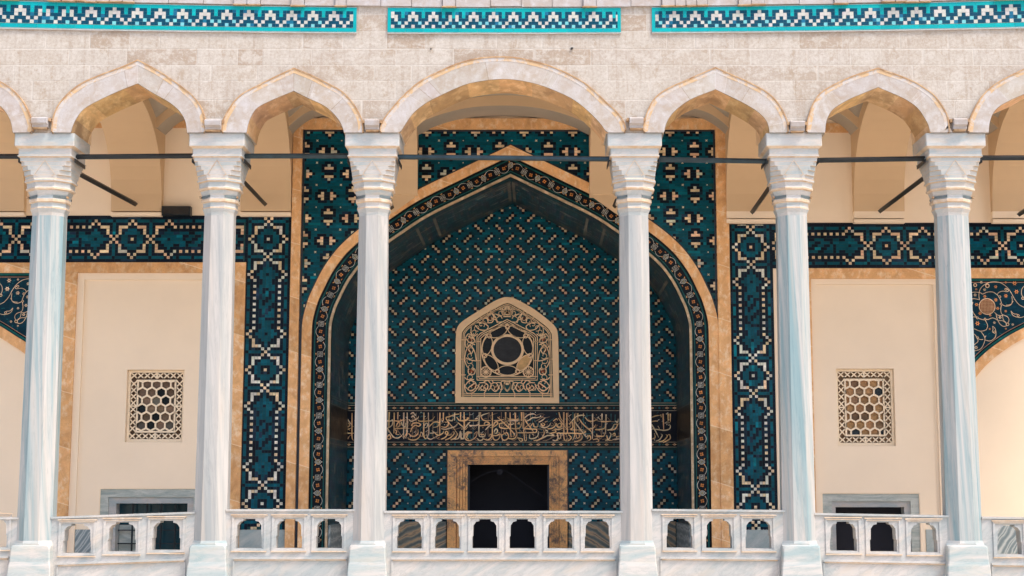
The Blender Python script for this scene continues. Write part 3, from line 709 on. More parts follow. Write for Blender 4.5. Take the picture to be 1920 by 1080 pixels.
# ---------------------------------------------------------------- strapwork tile bands
cs = (D0+YR)/F
def band_cell(uu_, v):
    a = abs(v); uu_ = uu_ % 44; f = min(uu_, 44-uu_)
    def cream(f, a):
        if f < 0: f = -f
        if (f, a) in ((0, 0), (0, 6), (1, 5), (4, 2), (4, 3), (5, 1), (7, 1), (6, 0), (8, 2), (8, 3), (11, 5), (12, 6), (13, 5)): return True
        if a == 4 and (2 <= f <= 4 or 8 <= f <= 10): return True
        return a == 4 and f >= 14 and f % 2 == 0
    if cream(f, a): return 'C'
    if a >= 7: return 'N'
    near = any(cream(f+i, abs(a+j)) for i in (-1, 0, 1) for j in (-1, 0, 1) if (i or j) and 0 <= a+j < 7 or (i or j))
    if f < 5 and a <= 3:
        if f+a == 1 or (f == 1 and a == 1): return 'N'
        if f+a <= 4 and f < 4: return 'T'
        return 'N'
    if f == 6 and 2 <= a <= 5: return 'T'
    if f == 6 and a == 6: return 'N'
    if a == 6 and (2 <= f <= 10): return 'T'
    if a == 6 and f > 13: return 'T' if f % 5 else 'N'
    if a <= 3 and f >= 8:
        if f <= 15:
            if (f, a) == (12, 0): return 'N'
            if abs(f-12)+a <= 3: return 'T'
            if f == 15 and a <= 1: return 'T'
            if a == 3: return 'N'
            return 'N' if a else 'B'
        K = {17: '-1 0', 18: '-1 1 2', 19: '-2 1', 20: '-2 0 1', 21: '-1 0', 22: '-1 2', 23: '1 2', 24: '0 1 -2', 25: '-2 0', 26: '-2 -1', 27: '0 1 2'}
        uo = uu_ if uu_ <= 22 else uu_
        if str(v) in K.get(uo, '').split(): return 'N'
        if a == 3: return 'N'
        return 'T'
    if near: return 'N'
    return 'B' if (f+a) % 3 == 0 else 'N'
def hband(x0, x1, ztop_, cell, cx0, name, clip=None):
    mb = MB(); nc = int(math.ceil((x1-x0)/cell)); k0 = round((x0-cx0)/cell)
    xs = cx0+(k0-.5)*cell
    mb.face([(x0, YR-.004, ztop_-15*cell_h), (x1, YR-.004, ztop_-15*cell_h), (x1, YR-.004, ztop_), (x0, YR-.004, ztop_)], GROUT)
    mosaic(mb, xs, ztop_, cell, cell_h, nc+1, 15, YR-.008, lambda c, r: band_cell(c+k0, r-7), region=lambda x, z: x0 <= x <= x1)
    return mb
# left: horizontal band, then down beside the portal
t = empty('tile_band', (Rx(300, 450), YR, Rz(491)), 'dark teal strapwork tile band turning down beside the left plaster panel', 'tile band', 'strapwork tile bands framing the plaster panels')
cell_h = (Rz(406)-Rz(491.5))/15
vx0, vx1 = Rx(458.5, 500), Rx(545.5, 500)
o = hband(wl, vx0, Rz(406), 5.8*cs, Rx(248, 450), 'h').build('horizontal_band', M['tile'], t)
def vband(x0, x1, zc0, cell, zbot, ztop_):
    mb = MB(); cw = (x1-x0)/15; nr = int((ztop_-zbot)/cell)+2; k0 = round((zc0-ztop_)/cell)   # rows above the centre
    zs = zc0+(-k0+.5)*cell
    mb.face([(x0, YR-.004, zbot), (x1, YR-.004, zbot), (x1, YR-.004, ztop_), (x0, YR-.004, ztop_)], GROUT)
    def fn(c, r):
        k = r+k0
        if abs(k) <= 6 or True: return band_cell(k, c-7)
    mosaic(mb, x0, zs, cw, cell, 15, nr, YR-.008, fn, region=lambda x, z: zbot < z < ztop_, vert=True, palf=lambda k: pal('W' if k == 'C' else k))
    return mb
def edge(mb, x0, x1, z0, z1):    # dark glazed edging
    mb.face([(x0, YR-.010, z0), (x1, YR-.010, z0), (x1, YR-.010, z1), (x0, YR-.010, z1)], (.006, .010, .018))
v = vband(vx0, vx1, Rz(448.5), 5.65*cs, Rz(993), Rz(406)); edge(v, vx0, vx0+.012, Rz(993), Rz(491)); edge(v, vx1-.016, vx1, Rz(993), Rz(406)); v.build('vertical_band', M['tile'], t)
mb = MB(); edge(mb, wl, vx1, Rz(407.5), Rz(404.5)); edge(mb, wl, vx0, Rz(492.5), Rz(490)); mb.build('glazed_edging', M['tile'], t)
t = empty('tile_band', (Rx(1650, 450), YR, Rz(502)), 'dark teal strapwork tile band turning down beside the right plaster panel', 'tile band', 'strapwork tile bands framing the plaster panels')
ux0, ux1 = Rx(1367.5, 500), Rx(1449, 500); cell_h = (Rz(420)-Rz(502))/15
hband(ux1, wr, Rz(420), 5.8*cs, Rx(1662, 464), 'h').build('horizontal_band', M['tile'], t)
v = vband(ux0, ux1, Rz(463.5), 5.55*cs, Rz(992), Rz(420)); edge(v, ux0, ux0+.016, Rz(993), Rz(418)); edge(v, ux1-.012, ux1, Rz(993), Rz(502)); v.build('vertical_band', M['tile'], t)
mb = MB(); edge(mb, ux0, wr, Rz(421.5), Rz(418)); edge(mb, ux1, wr, Rz(503.5), Rz(501)); mb.build('glazed_edging', M['tile'], t)
# ---------------------------------------------------------------- stone surrounds of the alcoves
def surround(side, x0, x1, zt, wj0, wj1, ztl, label):
    """stone jambs and lintel proud of the wall"""
    t = empty('stone_surround', ((x0+x1)/2, YR, ZFL), label, 'stone frame', 'ochre stone frames of the alcoves')
    for a, b in ((x0-wj0, x0), (x1, x1+wj1)):
        mb = MB(); mb.box(a, b, YR-.045, YR-.0005, zf, zt); mb.build('jamb', M['orange'], t)
    mb = MB(); mb.box(x0-wj0, x1+wj1, YR-.045, YR-.0005, zt+.001, ztl); mb.build('lintel', M['orange'], t)
    return t
surround('L', ALC['L'][0], ALC['L'][1], ALC['L'][2], .185, .165, Rz(492.6), 'ochre stone frame round the left cream plaster panel')
surround('R', ALC['R'][0]-.0, ALC['R'][1], ALC['R'][2], .19+Rx(1521,600)-Rx(1521,600), .10, Rz(503.6), 'ochre stone frame round the right cream plaster panel')
# ---------------------------------------------------------------- plaster alcoves with windows
def lattice(t, x0, x1, z0, z1, Y, dark, openc):
    """pierced plaster screen of hexagons in a border of crosses"""
    lw = t
    mb = MB(); b = .017
    w_, h_ = x1-x0, z1-z0; bt = .078; inx0, inx1, inz0, inz1 = x0+.145, x1-.145, z0+.155, z1-.155
    # border: solid margin + rails
    mb.plate(rect(x0, x1, z0, z1), [rect(x0+.035, x1-.035, z0+.045, z1-.035)], Y, Y+.05)
    mb.plate(rect(inx0-.012, inx1+.012, inz0-.012, inz1+.012), [rect(inx0, inx1, inz0, inz1)], Y+.001, Y+.05)
    def crosses(xa, xb, za, zb, n, horiz):
        for i in range(n):
            if horiz: a0, a1, c0, c1 = xa+(xb-xa)*i/n, xa+(xb-xa)*(i+1)/n, za, zb
            else: a0, a1, c0, c1 = xa, xb, za+(zb-za)*i/n, za+(zb-za)*(i+1)/n
            mb.ribbon([(a0, c0), (a1, c1)], b, Y+.003, th=.03); mb.ribbon([(a0, c1), (a1, c0)], b, Y+.0035, th=.03)
            mx, mz = (a0+a1)/2, (c0+c1)/2; mb.disc(mx, mz, b*.9, Y+.002)
            for q in ((a0, c0), (a0, c1), (a1, c0), (a1, c1)): mb.disc(*q, b*.9, Y+.0021, n=6)
        if horiz: mb.box((xa+xb)/2-.012, (xa+xb)/2+.012, Y+.0015, Y+.04, za, zb)
        else: mb.box(xa, xb, Y+.0015, Y+.04, (za+zb)/2-.01, (za+zb)/2+.01)
    crosses(x0+.035, x1-.035, z1-.035-.09, z1-.035, 8, True); crosses(x0+.035, x1-.035, z0+.045, z0+.045+.09, 8, True)
    crosses(x0+.035, inx0-.012, inz0, inz1, 8, False); crosses(inx1+.012, x1-.035, inz0, inz1, 8, False)
    # hexagons
    nx = 4; pw_ = (inx1-inx0)/(nx+.0); R = pw_/math.sqrt(3)*1.0; rowh = R*1.5; nr = int((inz1-inz0)/rowh)+2
    pane = MB()
    for r in range(nr):
        zc = inz1-R*.72-r*rowh
        for c in range(-1, nx+1):
            xc = inx0+(c+.5)*pw_+(pw_/2 if r % 2 == 0 else 0)
            pts = []
            for k in range(6):
                an = math.pi/6+k*math.pi/3; px_, pz_ = xc+R*math.cos(an), zc+R*math.sin(an)
                pts.append((min(inx1, max(inx0, px_)), min(inz1, max(inz0, pz_))))
            for k in range(6):
                a, b2 = pts[k], pts[(k+1) % 6]
                if math.hypot(a[0]-b2[0], a[1]-b2[1]) > .004 and k in (0, 1, 2, 3, 4, 5):
                    mb.ribbon([a, b2], .026, Y+.002+.0002*k, th=.03)
            pts = [p for i, p in enumerate(pts) if p != pts[i-1]]
            if len(pts) > 2:
                rr = random.random()
                colr = dark if rr < openc else (jit((.27, .185, .125), .35) if dark[0] < .02 else jit((.60, .34, .16), .2)) if rr < .8 else jit((.19, .17, .145) if dark[0] < .02 else (.36, .22, .13), .3)
                pane.face([(x, Y+.052, z) for x, z in pts], colr)
    pane.box(x0, x1, Y+.056, Y+.06, z0, z1, (.16, .10, .065) if dark[0] < .02 else (.30, .19, .11))
    l = mb.build('pierced_screen', M['lattice'], lw); pane.build('pane', M['tile'], lw)
def alcove(side):
    x0, x1, zt = ALC[side]; L = side == 'L'
    t = empty('plaster_panel', ((x0+x1)/2, YR+.1, ZFL), ('left' if L else 'right')+' recessed cream plaster panel with a moulded edge behind the balustrade', 'wall panel', 'recessed cream plaster panels')
    s1 = .105 if L else .085; s2 = s1+.02
    # window openings in picture measures
    wa = (238, 345, 693, 829) if L else (1568, 1675, 691, 836)
    wx0, wx1 = (Rx(235.5, 760), Rx(343.5, 760)) if L else (Rx(1569.5, 760), Rx(1678.5, 760)); wz1, wz0 = Rz(wa[2]), Rz(wa[3])
    dx0, dx1, dz1 = (Rx(187, 940), Rx(392, 940), Rz(917)) if L else (Rx(1543, 940), Rx(1724, 940), Rz(926))
    z0 = zf+.012
    mb = MB(); mb.plate(rect(x0+.0005, x1-.0005, z0, zt-.0005), [rect(x0+s1, x1-s1, z0+.01, zt-s1)], YR-.012, YR+.2); mb.build('outer_moulding', M['plaster'], t)
    holes = [rect(wx0, wx1, wz0, wz1)]
    mb = MB(); mb.plate([(x0+s1+.001, z0), (dx0, z0), (dx0, dz1), (dx1, dz1), (dx1, z0), (x1-s1-.001, z0), (x1-s1-.001, zt-s1-.001), (x0+s1+.001, zt-s1-.001)], holes, YR+.022, YR+.2); mb.build('panel_face', M['plaster'], t)
    mb = MB(); fr = [(dx0-.075, z0), (dx0-.075, dz1+.075), (dx1+.075, dz1+.075), (dx1+.075, z0)]; fi = [(dx0-.008, z0), (dx0-.008, dz1+.008), (dx1+.008, dz1+.008), (dx1+.008, z0)]
    mb.plate(fr+fi[::-1], [], YR+.012, YR+.022); mb.build('window_moulding', M['plaster'], t)
    lw = empty('lattice_window', ((wx0+wx1)/2, YR+.1, wz0), ('left pierced plaster window with dark hexagonal openings' if L else 'right pierced plaster window with tan hexagonal openings'), 'window', 'pierced plaster windows')
    lattice(lw, wx0+.004, wx1-.004, wz0+.004, wz1-.004, YR+.095, (.015, .022, .028) if L else (.05, .07, .085), .32 if L else .06)
    # lower window
    w2 = empty('window', ((dx0+dx1)/2, YR+.1, ZFL), ('lower left window with grey marble frame and iron bars behind the balustrade' if L else 'lower right window with grey marble frame and black opening behind the balustrade'), 'window', 'lower marble framed windows')
    ox0, ox1, oz1 = (Rx(216, 950), Rx(348, 950), Rz(944)) if L else (Rx(1568, 955), Rx(1697, 955), Rz(951))
    if L: ox1 = Rx(350, 950)
    mx0, mx1, mz1 = (Rx(202, 940), Rx(362, 940), Rz(932)) if L else (Rx(1560, 940), Rx(1708, 940), Rz(940))
    mb = MB(); mb.plate([(dx0+.001, z0), (mx0, z0), (mx0, mz1), (mx1, mz1), (mx1, z0), (dx1-.001, z0), (dx1-.001, dz1-.001), (dx0+.001, dz1-.001)], [], YR+.03, YR+.2); mb.build('marble_frame', M['greymarble'], w2)
    mb = MB(); mb.plate([(mx0+.0005, z0), (ox0, z0), (ox0, oz1), (ox1, oz1), (ox1, z0), (mx1-.0005, z0), (mx1-.0005, mz1-.0005), (mx0+.0005, mz1-.0005)], [], YR+.055, YR+.25); mb.build('inner_frame', M['capital'], w2)
    mb = MB(); mb.box(ox0-.02, ox1+.02, YR+.32, YR+.34, z0, oz1+.02); mb.build('pane', M['tealglass'] if L else M['dark'], w2)
    if L:
        mb = MB(); n = 5
        for i in range(1, n): x = ox0+(ox1-ox0)*i/n; mb.box(x-.011, x+.011, YR+.19, YR+.212, z0, oz1)
        z = oz1-.2
        while z > z0: mb.box(ox0, ox1, YR+.195, YR+.216, z-.009, z+.009); z -= .2
        mb.build('iron_bars', M['iron'], w2)
        mb = MB(); mb.box(ox0+(ox1-ox0)*.0, ox0+(ox1-ox0)*.35, YR+.27, YR+.29, z0, Rz(985)); mb.build('shutter', M['greymarble'], w2)
alcove('L'); alcove('R')
# ---------------------------------------------------------------- dado slabs
def dado(x0, x1, z1, Y, m, label):
    mb = MB(); mb.box(x0, x1, Y, Y+.018, zf, z1); o = mb.build('dado_slab', M[m])
    return tag(o, label, 'marble slab', 'marble dado slabs at the foot of the walls')
ZD = Rz(993)
Lx = ALC['L']; Rr = ALC['R']
dado(Lx[0]+.11, Rx(186, 950)-.08, ZD, YR+.003, 'dado_blue', 'blue grey diagonally streaked slab left of the barred lower window')
dado(Rx(1735, 950), Rr[1]-.09, ZD, YR+.003, 'dado_grey', 'pale grey slab right of the lower right window')
dado(vx0-.0, vx1, ZD-.002, YR-.03, 'dado_grey', 'grey marble slab below the left vertical tile band')
dado(ux0, ux1, ZD-.002, YR-.03, 'dado_grey', 'pale grey slab below the right vertical tile band')
# ---------------------------------------------------------------- floodlight box above the left band
mb = MB(); x0, x1 = Rx(308, 400), Rx(361, 400)
t = empty('floodlight', ((x0+x1)/2, YR-.1, Rz(408)), 'small black rectangular lamp housing standing on the left tile band', 'lamp')
mb.box(x0, x1, YR-.16, YR-.03, Rz(407), Rz(390)); mb.build('housing', M['iron'], t)
mb = MB(); mb.box(x0+.02, x1-.02, YR-.168, YR-.161, Rz(405), Rz(392)); mb.build('lens', M['glass'], t)
# ---------------------------------------------------------------- outer arched niches with arabesque spandrels
def spiral(cx, cz, r0, r1, a0, turns, n=26):
    return [(cx+(r0+(r1-r0)*i/n)*math.cos(a0+turns*2*math.pi*i/n), cz+(r0+(r1-r0)*i/n)*math.sin(a0+turns*2*math.pi*i/n)) for i in range(n+1)]
def outer_niche(side):
    L = side == 'L'; sgn = -1 if L else 1
    q = (lambda x, y: W(x, y, YR)) 
    if L:
        inner_x = Rx(119, 560); ap = q(-62, 578); zt = Rz(512)
        out_ = [(-62, 576), (0, 611), (30, 630), (52, 644), (80, 668), (98, 695), (108, 730), (110, 1108)]
    else:
        inner_x = Rx(1772, 560); zt = Rz(522)
        out_ = [(1990, 583), (1955, 597), (1920, 614), (1890, 630), (1865, 647), (1845, 663), (1826, 682), (1808, 706), (1796, 735), (1790, 775), (1788, 1108)]
    half_ = [q(x, y) for x, y in crom(out_[:-1], 4)]; half_.append((half_[-1][0], zf))
    axx = half_[0][0]; full = half_[::-1]+[(2*axx-a, b) for a, b in half_[1:]] if not L else [(2*axx-a, b) for a, b in half_[::-1]]+half_[1:]
    if not L: pass
    x_far = 2*axx-inner_x
    xa, xb = min(inner_x, x_far), max(inner_x, x_far)
    if full[0][0] > full[-1][0]: full = full[::-1]
    t = empty('arched_niche', (axx, YR, ZFL), ('left' if L else 'right')+' outer niche with blue arabesque spandrels, cut by the picture edge', 'niche', 'outer arched niches')
    mb = MB()
    region_poly = [(xa, zf)]+full+[(xb, zf), (xb, zt), (xa, zt)]
    mb.plate(region_poly, [], YR-.006, YR-.001, (.005, .040, .070)); Yt = YR-.0085
    rngs = random.Random(5 if L else 6)
    for _ in range(260):
        x, z = rngs.uniform(xa, xb), rngs.uniform(Rz(760), zt)
        if inside(region_poly, x, z) and inside(region_poly, x+.05, z) and inside(region_poly, x-.05, z-.03) and inside(region_poly, x, z-.05) and z < zt-.08:
            r = rngs.uniform(.02, .05); a = rngs.uniform(0, 6); mb.ribbon([(x+r*math.cos(a+k*.35), z+r*math.sin(a+k*.35)*.6) for k in range(5)], .008, Yt+.001, (.010, .16, .20))
    # edging lines
    cx = .0066
    for dz, w_, c in ((.022, .03, (.01, .13, .13)), (.047, .018, (.005, .01, .02)), (.062, .007, (.62, .36, .22))):
        mb.ribbon([(xa, zt-dz), (xb, zt-dz)], w_, Yt-.0002, c)
        mb.ribbon(offset(full, -dz-.004), w_*.85, Yt-.0004, c)
    LINE = (.85, .66, .45); OR = (.80, .36, .14)
    # traced in the enlarged crop of the right spandrel (5.68 per pixel), mirrored for the left
    def T(c):
        x = 1800+c[0]/5.683; y = 510+c[1]/5.683
        if L: x = 69.5-(x-1850); y = y-5.5; 
        return q(x, y)
    ok = lambda p: inside(region_poly, p[0], p[1])
    strokes = [[(205,300),(200,240),(215,180),(260,135),(320,110),(378,105),(440,120),(500,165),(545,225),(580,290),(630,350),(690,380)],
        [(112,220),(160,215),(215,222),(240,235),(290,215),(350,215),(395,245),(415,270),(430,300),(440,340),(432,400),(445,450),(500,475),(520,510),(505,555)],
        [(120,290),(150,285),(200,295)],[(135,320),(125,390),(150,450),(190,490),(250,510),(300,505),(350,490),(410,520)],
        [(395,245),(410,220),(450,205),(500,210),(515,200),(500,180)],[(440,345),(490,365),(540,350),(555,310),(550,260)],[(490,355),(540,345),(565,310)],
        [(365,430),(400,460),(450,465)],[(380,440),(395,500),(420,550),(460,580),(505,570)],[(450,455),(460,510),(490,540)],[(400,520),(450,520),(490,545)],
        [(130,480),(160,480),(185,490)],[(265,510),(290,560),(290,590),(270,620),(210,630),(150,605)],[(215,630),(240,660),(262,700),(260,740),(240,790),(210,825),(140,845)],
        [(262,700),(275,680)],[(245,720),(200,715),(150,660)],[(180,700),(190,740),(150,775)],[(262,725),(320,735),(370,700),(382,650),(370,600),(345,578)],[(345,578),(350,610),(345,640),(370,655)],
        [(540,415),(560,460),(600,480),(650,485),(690,470)],[(540,415),(570,445),(610,450)],[(680,150),(655,190),(655,240),(672,270)]]
    for s_ in strokes:
        P = [T(c) for c in crom(s_, 4)]; P = [p for p in P if ok(p)]
        if len(P) > 1: mb.ribbon(P, .0085, Yt-.001, LINE)
    for (x, y, r) in ((290, 148, 24), (487, 185, 14), (160, 140, 20), (422, 265, 14), (436, 343, 13), (183, 490, 13), (265, 502, 13), (618, 465, 14), (505, 558, 18), (368, 640, 14), (668, 280, 16)):
        p = T((x, y)); rr = r/5.683*cs
        if ok(p): mb.disc(p[0], p[1], rr, Yt-.0012, LINE); mb.disc(p[0], p[1], rr*.6, Yt-.0016, (.08, .03, .02))
    for (x, y, r) in ((225,110,18),(172,185,14),(260,190,18),(378,158,20),(580,122,26),(600,212,28),(487,255,24),(262,260,20),(380,298,22),(400,388,20),(212,440,22),(175,348,22),(320,462,16),(485,418,16),(425,485,20),(185,548,28),(170,805,22),(365,540,16),(560,560,16),(160,245,20),(487,605,12),(315,608,14),(185,700,18),(485,112,14)):
        p = T((x, y)); rr = r/5.683*cs
        if ok(p):
            c = LINE if (x*7+y) % 5 == 0 or L else OR
            n = 6; mb.face([(p[0]+rr*(1 if k % 2 == 0 else .5)*math.cos(math.pi*k/n), Yt-.0008, p[1]+rr*(1 if k % 2 == 0 else .5)*math.sin(math.pi*k/n)) for k in range(2*n)], c)
            mb.disc(p[0], p[1], rr*.28, Yt-.0014, (.05, .02, .03), 8)
    p = T((287, 368)); R_ = 85/5.683*cs
    mb.disc(p[0], p[1], R_*1.05, Yt-.0010, LINE, 28); mb.disc(p[0], p[1], R_*.95, Yt-.0014, (.25, .10, .05), 28)
    for k in range(-4, 5):
        h = math.sqrt(max(0, 1-(k/5)**2))*R_*.9
        mb.ribbon([(p[0]+k/5*R_*.9, p[1]-h), (p[0]+k/5*R_*.9, p[1]+h)], .004, Yt-.0018, (.75, .5, .3))
        mb.ribbon([(p[0]-h, p[1]+k/5*R_*.9), (p[0]+h, p[1]+k/5*R_*.9)], .004, Yt-.0019, (.75, .5, .3))
    mb.build('arabesque_spandrel', M['tile'], t)
    inn = offset(full, .145); inn[0] = (inn[0][0], zf); inn[-1] = (inn[-1][0], zf)
    mb = MB(); mb.plate(full+inn[::-1], [], YR-.035, YR-.0008); mb.build('stone_arch', M['orange'], t)
    mb = MB(); mb.plate([(xa-.4 if L else xa, zt), (xb if L else xb+.4, zt), (xb if L else xb+.4, zt+.155), (xa-.4 if L else xa, zt+.155)], [], YR-.04, YR-.001); mb.build('stone_lintel', M['orange'], t)
    mb = MB(); e = -1 if L else 1
    if L: mb.box(xb, xb+.014, YR-.03, YR-.001, zf, zt)
    else: mb.box(xa-.014, xa, YR-.03, YR-.001, zf, zt)
    mb.build('glazed_edging', M['navy'], t)
    dd = MB(); 
    return full
outer_niche('L'); outer_niche('R')
dado(Rx(1860, 1000), Rx(1860, 1000)+1.6, Rz(985), YR-.03, 'dado_blue', 'dark blue grey slab behind the balustrade at the right edge')
# ================================================================= PORTAL
portal = empty('portal', (CXN, YR, ZFL), 'great tiled portal niche with pointed arch behind the central arch', 'portal')
FZT = Rz(244); FX0, FX1 = Rx(565.5, 420), Rx(1342.5, 420)
# stone frame: jambs and head
mb = MB(); mb.box(PXL+.004, FX0-.004, YR-.07, YR-.0005, zf, Rz(244)); mb.build('stone_jamb', M['orange'], portal)
mb = MB(); mb.box(FX1+.004, PXR-.0, YR-.07, YR-.0005, zf, Rz(244)); mb.build('stone_jamb', M['orange'], portal)
mb = MB(); mb.box(PXL+.004, PXR, YR-.07, YR-.0005, Rz(244)+.001, Rz(224)); mb.build('stone_head', M['orange'], portal)
# spandrel mosaic
def tet(c, r):
    def cream(c, r):
        # sites on an 8x8 grid, A (side by side) and B (one over the other) alternating
        for di in (0, 1):
            for dj in (0, 1):
                i, j = c//8+di, r//8+dj; x, y = c-i*8, r-j*8
                if (i+j) % 2 == 0:
                    if (x in (-2, 1) and abs(y) <= 1) or (x in (-3, 2) and y == 0): return True
                else:
                    if (y in (-2, 1) and abs(x) <= 1) or (y in (-3, 2) and x == 0): return True
        return False
    if cream(c, r): return 'C'
    if c % 8 == 4 and r % 8 == 4: return 's'
    if any(cream(c+i, r+j) for i, j in ((1, 0), (-1, 0), (0, 1), (0, -1))): return 'N'
    for i, j in ((1, 1), (-1, 1), (1, -1), (-1, -1)):
        if cream(c+i, r+j) and (c+r) % 2: return 'N'
    if (c % 8, r % 8) == (0, 0): return 'N'
    return 'T'
reg = [(FX0, zf)]+AP+[(FX1, zf), (FX1, FZT), (FX0, FZT)]
mb = MB(); mb.plate(reg, [], YR-.005, YR-.001, GROUT)
cw_, ch_ = 5.82*cs, 5.4*cs
c0 = Rx(617.5, 300)-.5*cw_; r0 = Rz(282)          # a site centre
kc, kr = int((c0-FX0)/cw_)+2, int((FZT-r0)/ch_)+2
small = offset(AP, -.01)
regin = [(FX0+.01, zf)]+small+[(FX1-.01, zf), (FX1-.01, FZT-.02), (FX0+.01, FZT-.02)]
kc = ((kc+7)//8)*8; kr = ((kr+7)//8)*8
nc = int((FX1-FX0)/cw_)+24; nr = int((FZT-Rz(620))/ch_)+24
mosaic(mb, c0-kc*cw_, r0+kr*ch_, cw_, ch_, nc, nr, YR-.009, tet, region=lambda x, z: inside(regin, x, z) and z > Rz(640))
mb.build('spandrel_tiles', M['tile'], portal)
mb = MB()
e = .035
mb.plate([(FX0, zf), (FX1, zf), (FX1, FZT), (FX0, FZT)], [[(FX0+.028, zf+.01), (FX1-.028, zf+.01), (FX1-.028, FZT-.026), (FX0+.028, FZT-.026)]], YR-.016, YR-.0092, back=False)
o1 = offset(AP, -.024); mb.plate(AP+o1[::-1], [], YR-.02, YR-.0092)
mb.build('glazed_edging', M['navy'], portal)
mb = MB(); mb.plate(AP+A1[::-1], [], YR-.05, YR-.0003); mb.build('stone_archivolt', M['orange'], portal)
# floral band between A1 and A2
mb = MB(); mb.plate(A1+A2[::-1], [], YR-.012, YR-.0005, (.006, .085, .09))
BL = [offset(AP, m1+k*(m2-m1)) for k in (.0, .04, .10, .14, .22, .80, .86, .92, .96)]
def strip(mb, a, b, Y, c):
    for i in range(len(a)-1): mb.face([(a[i][0], Y, a[i][1]), (a[i+1][0], Y, a[i+1][1]), (b[i+1][0], Y, b[i+1][1]), (b[i][0], Y, b[i][1])], c)
strip(mb, offset(AP, m1+.0), offset(AP, m1+.13*(m2-m1)), YR-.0130, (.004, .008, .012))
strip(mb, offset(AP, m1+.22*(m2-m1)), offset(AP, m1+.82*(m2-m1)), YR-.0130, (.004, .008, .014))
strip(mb, offset(AP, m1+.88*(m2-m1)), offset(AP, m1+.95*(m2-m1)), YR-.0130, (.004, .008, .012))
mid = offset(AP, m1+.52*(m2-m1)); mid[0] = (mid[0][0], zf); mid[-1] = (mid[-1][0], zf)
def arclen(P):
    s_ = [0]
    for a, b in zip(P[:-1], P[1:]): s_.append(s_[-1]+math.hypot(b[0]-a[0], b[1]-a[1]))
    return s_
sl_ = arclen(mid); half_l = sl_[len(mid)//2]
def at(s_):
    s_ = max(0, min(sl_[-1], s_)); i = 0
    lo, hi = 0, len(sl_)-2
    while lo < hi:
        m_ = (lo+hi+1)//2
        if sl_[m_] <= s_: lo = m_
        else: hi = m_-1
    i = lo; f = (s_-sl_[i])/((sl_[i+1]-sl_[i]) or 1); a, b = mid[i], mid[i+1]; dx, dz = b[0]-a[0], b[1]-a[1]; l = math.hypot(dx, dz) or 1
    return (a[0]+dx*f, a[1]+dz*f), (dx/l, dz/l)
WHT = (.62, .62, .56); ORG = (.52, .21, .06)
def loc(s_, a, b):   # a along, b across
    p, d = at(s_); return (p[0]+d[0]*a-d[1]*b, p[1]+d[1]*a+d[0]*b)
per = 57.5*cs; amp = .27*(m2-m1); Yb = YR-.0145; px_ = cs
def motif(s_, k, flip):
    R_ = 4.6*px_
    if k == 0:      # square kufic rosette
        for r in (1.0, .52): mb.ribbon([loc(s_, a*R_*r, b*R_*r) for a, b in ((-1, -1), (1, -1), (1, 1), (-1, 1))], .0065, Yb, WHT, closed=True)
        mb.ribbon([loc(s_, -R_*.5, 0), loc(s_, R_*.5, 0)], .006, Yb-.0003, WHT)
        mb.ribbon([loc(s_, R_*.6, -R_*.3), loc(s_, R_*1.0, -R_*.3)], .005, Yb-.0003, WHT); mb.ribbon([loc(s_, -R_*.6, R_*.3), loc(s_, -R_*1.0, R_*.3)], .005, Yb-.0003, WHT)
        for b in (-1, 1): mb.ribbon([loc(s_, -2.2*px_, b*7.6*px_), loc(s_, 2.2*px_, b*7.8*px_)], [.004, .02], Yb, (.55, .33, .15))
    elif k == 2:    # palmette
        for r, wv_ in ((1.25, .0065), (.7, .007)):
            mb.ribbon(crom([loc(s_, 0, flip*R_*1.15*r), loc(s_, R_*.75*r, flip*R_*.3*r), loc(s_, R_*.55*r, -flip*R_*.55*r), loc(s_, 0, -flip*R_*1.0*r), loc(s_, -R_*.55*r, -flip*R_*.55*r), loc(s_, -R_*.75*r, flip*R_*.3*r), loc(s_, 0, flip*R_*1.15*r)], 3), wv_, Yb, WHT)
        mb.ribbon([loc(s_, 0, flip*R_*1.2), loc(s_, 0, flip*R_*1.75)], .008, Yb, WHT)
        mb.disc(*loc(s_, 0, 0), R_*.25, Yb-.0002, (.5, .45, .2), 6)
        for a in (-1, 1):
            mb.ribbon([loc(s_, a*R_*.9, -flip*R_*.9), loc(s_, a*R_*1.5, -flip*R_*1.35)], [.02, .005], Yb, (.75, .36, .10))
            mb.ribbon([loc(s_, a*R_*1.2, flip*R_*1.2), loc(s_, a*R_*1.9, flip*R_*1.35)], [.018, .004], Yb, ORG)
    else:           # orange blossom
        for j in range(4):
            an = math.pi/4+j*math.pi/2+.2*flip; c = loc(s_, 2.3*px_*math.cos(an), 2.3*px_*math.sin(an)); mb.disc(c[0], c[1], 1.55*px_, Yb-.0001*j, jit(ORG, .2), 7)
        mb.disc(*loc(s_, 0, 0), 1.3*px_, Yb-.0006, (.05, .02, .01), 6)
n_ = int(half_l/(per/4))
for j in range(-n_, n_+1):
    s_ = half_l+j*per/4; k = j % 4; k = {0: 2, 1: 1, 2: 0, 3: 1}[k]
    flip = 1 if (j//4) % 2 == 0 else -1
    if j == 0: flip = -1
    motif(s_, k, flip)
vine = []
steps = int(sl_[-1]/(.012))
for i in range(steps):
    s_ = i*.012; ph = (s_-half_l)/per*2*math.pi
    vine.append(loc(s_, 0, amp*math.sin(ph)*1.05))
seg = []
for i, p in enumerate(vine):
    s_ = i*.012; ph = ((s_-half_l)/per) % 1
    if abs(ph-.5) < .09 or ph < .09 or ph > .91:
        if len(seg) > 1: mb.ribbon(seg, .0058, Yb-.0004, WHT)
        seg = []
    else: seg.append(p)
mb.build('floral_tile_arch', M['tile'], portal)
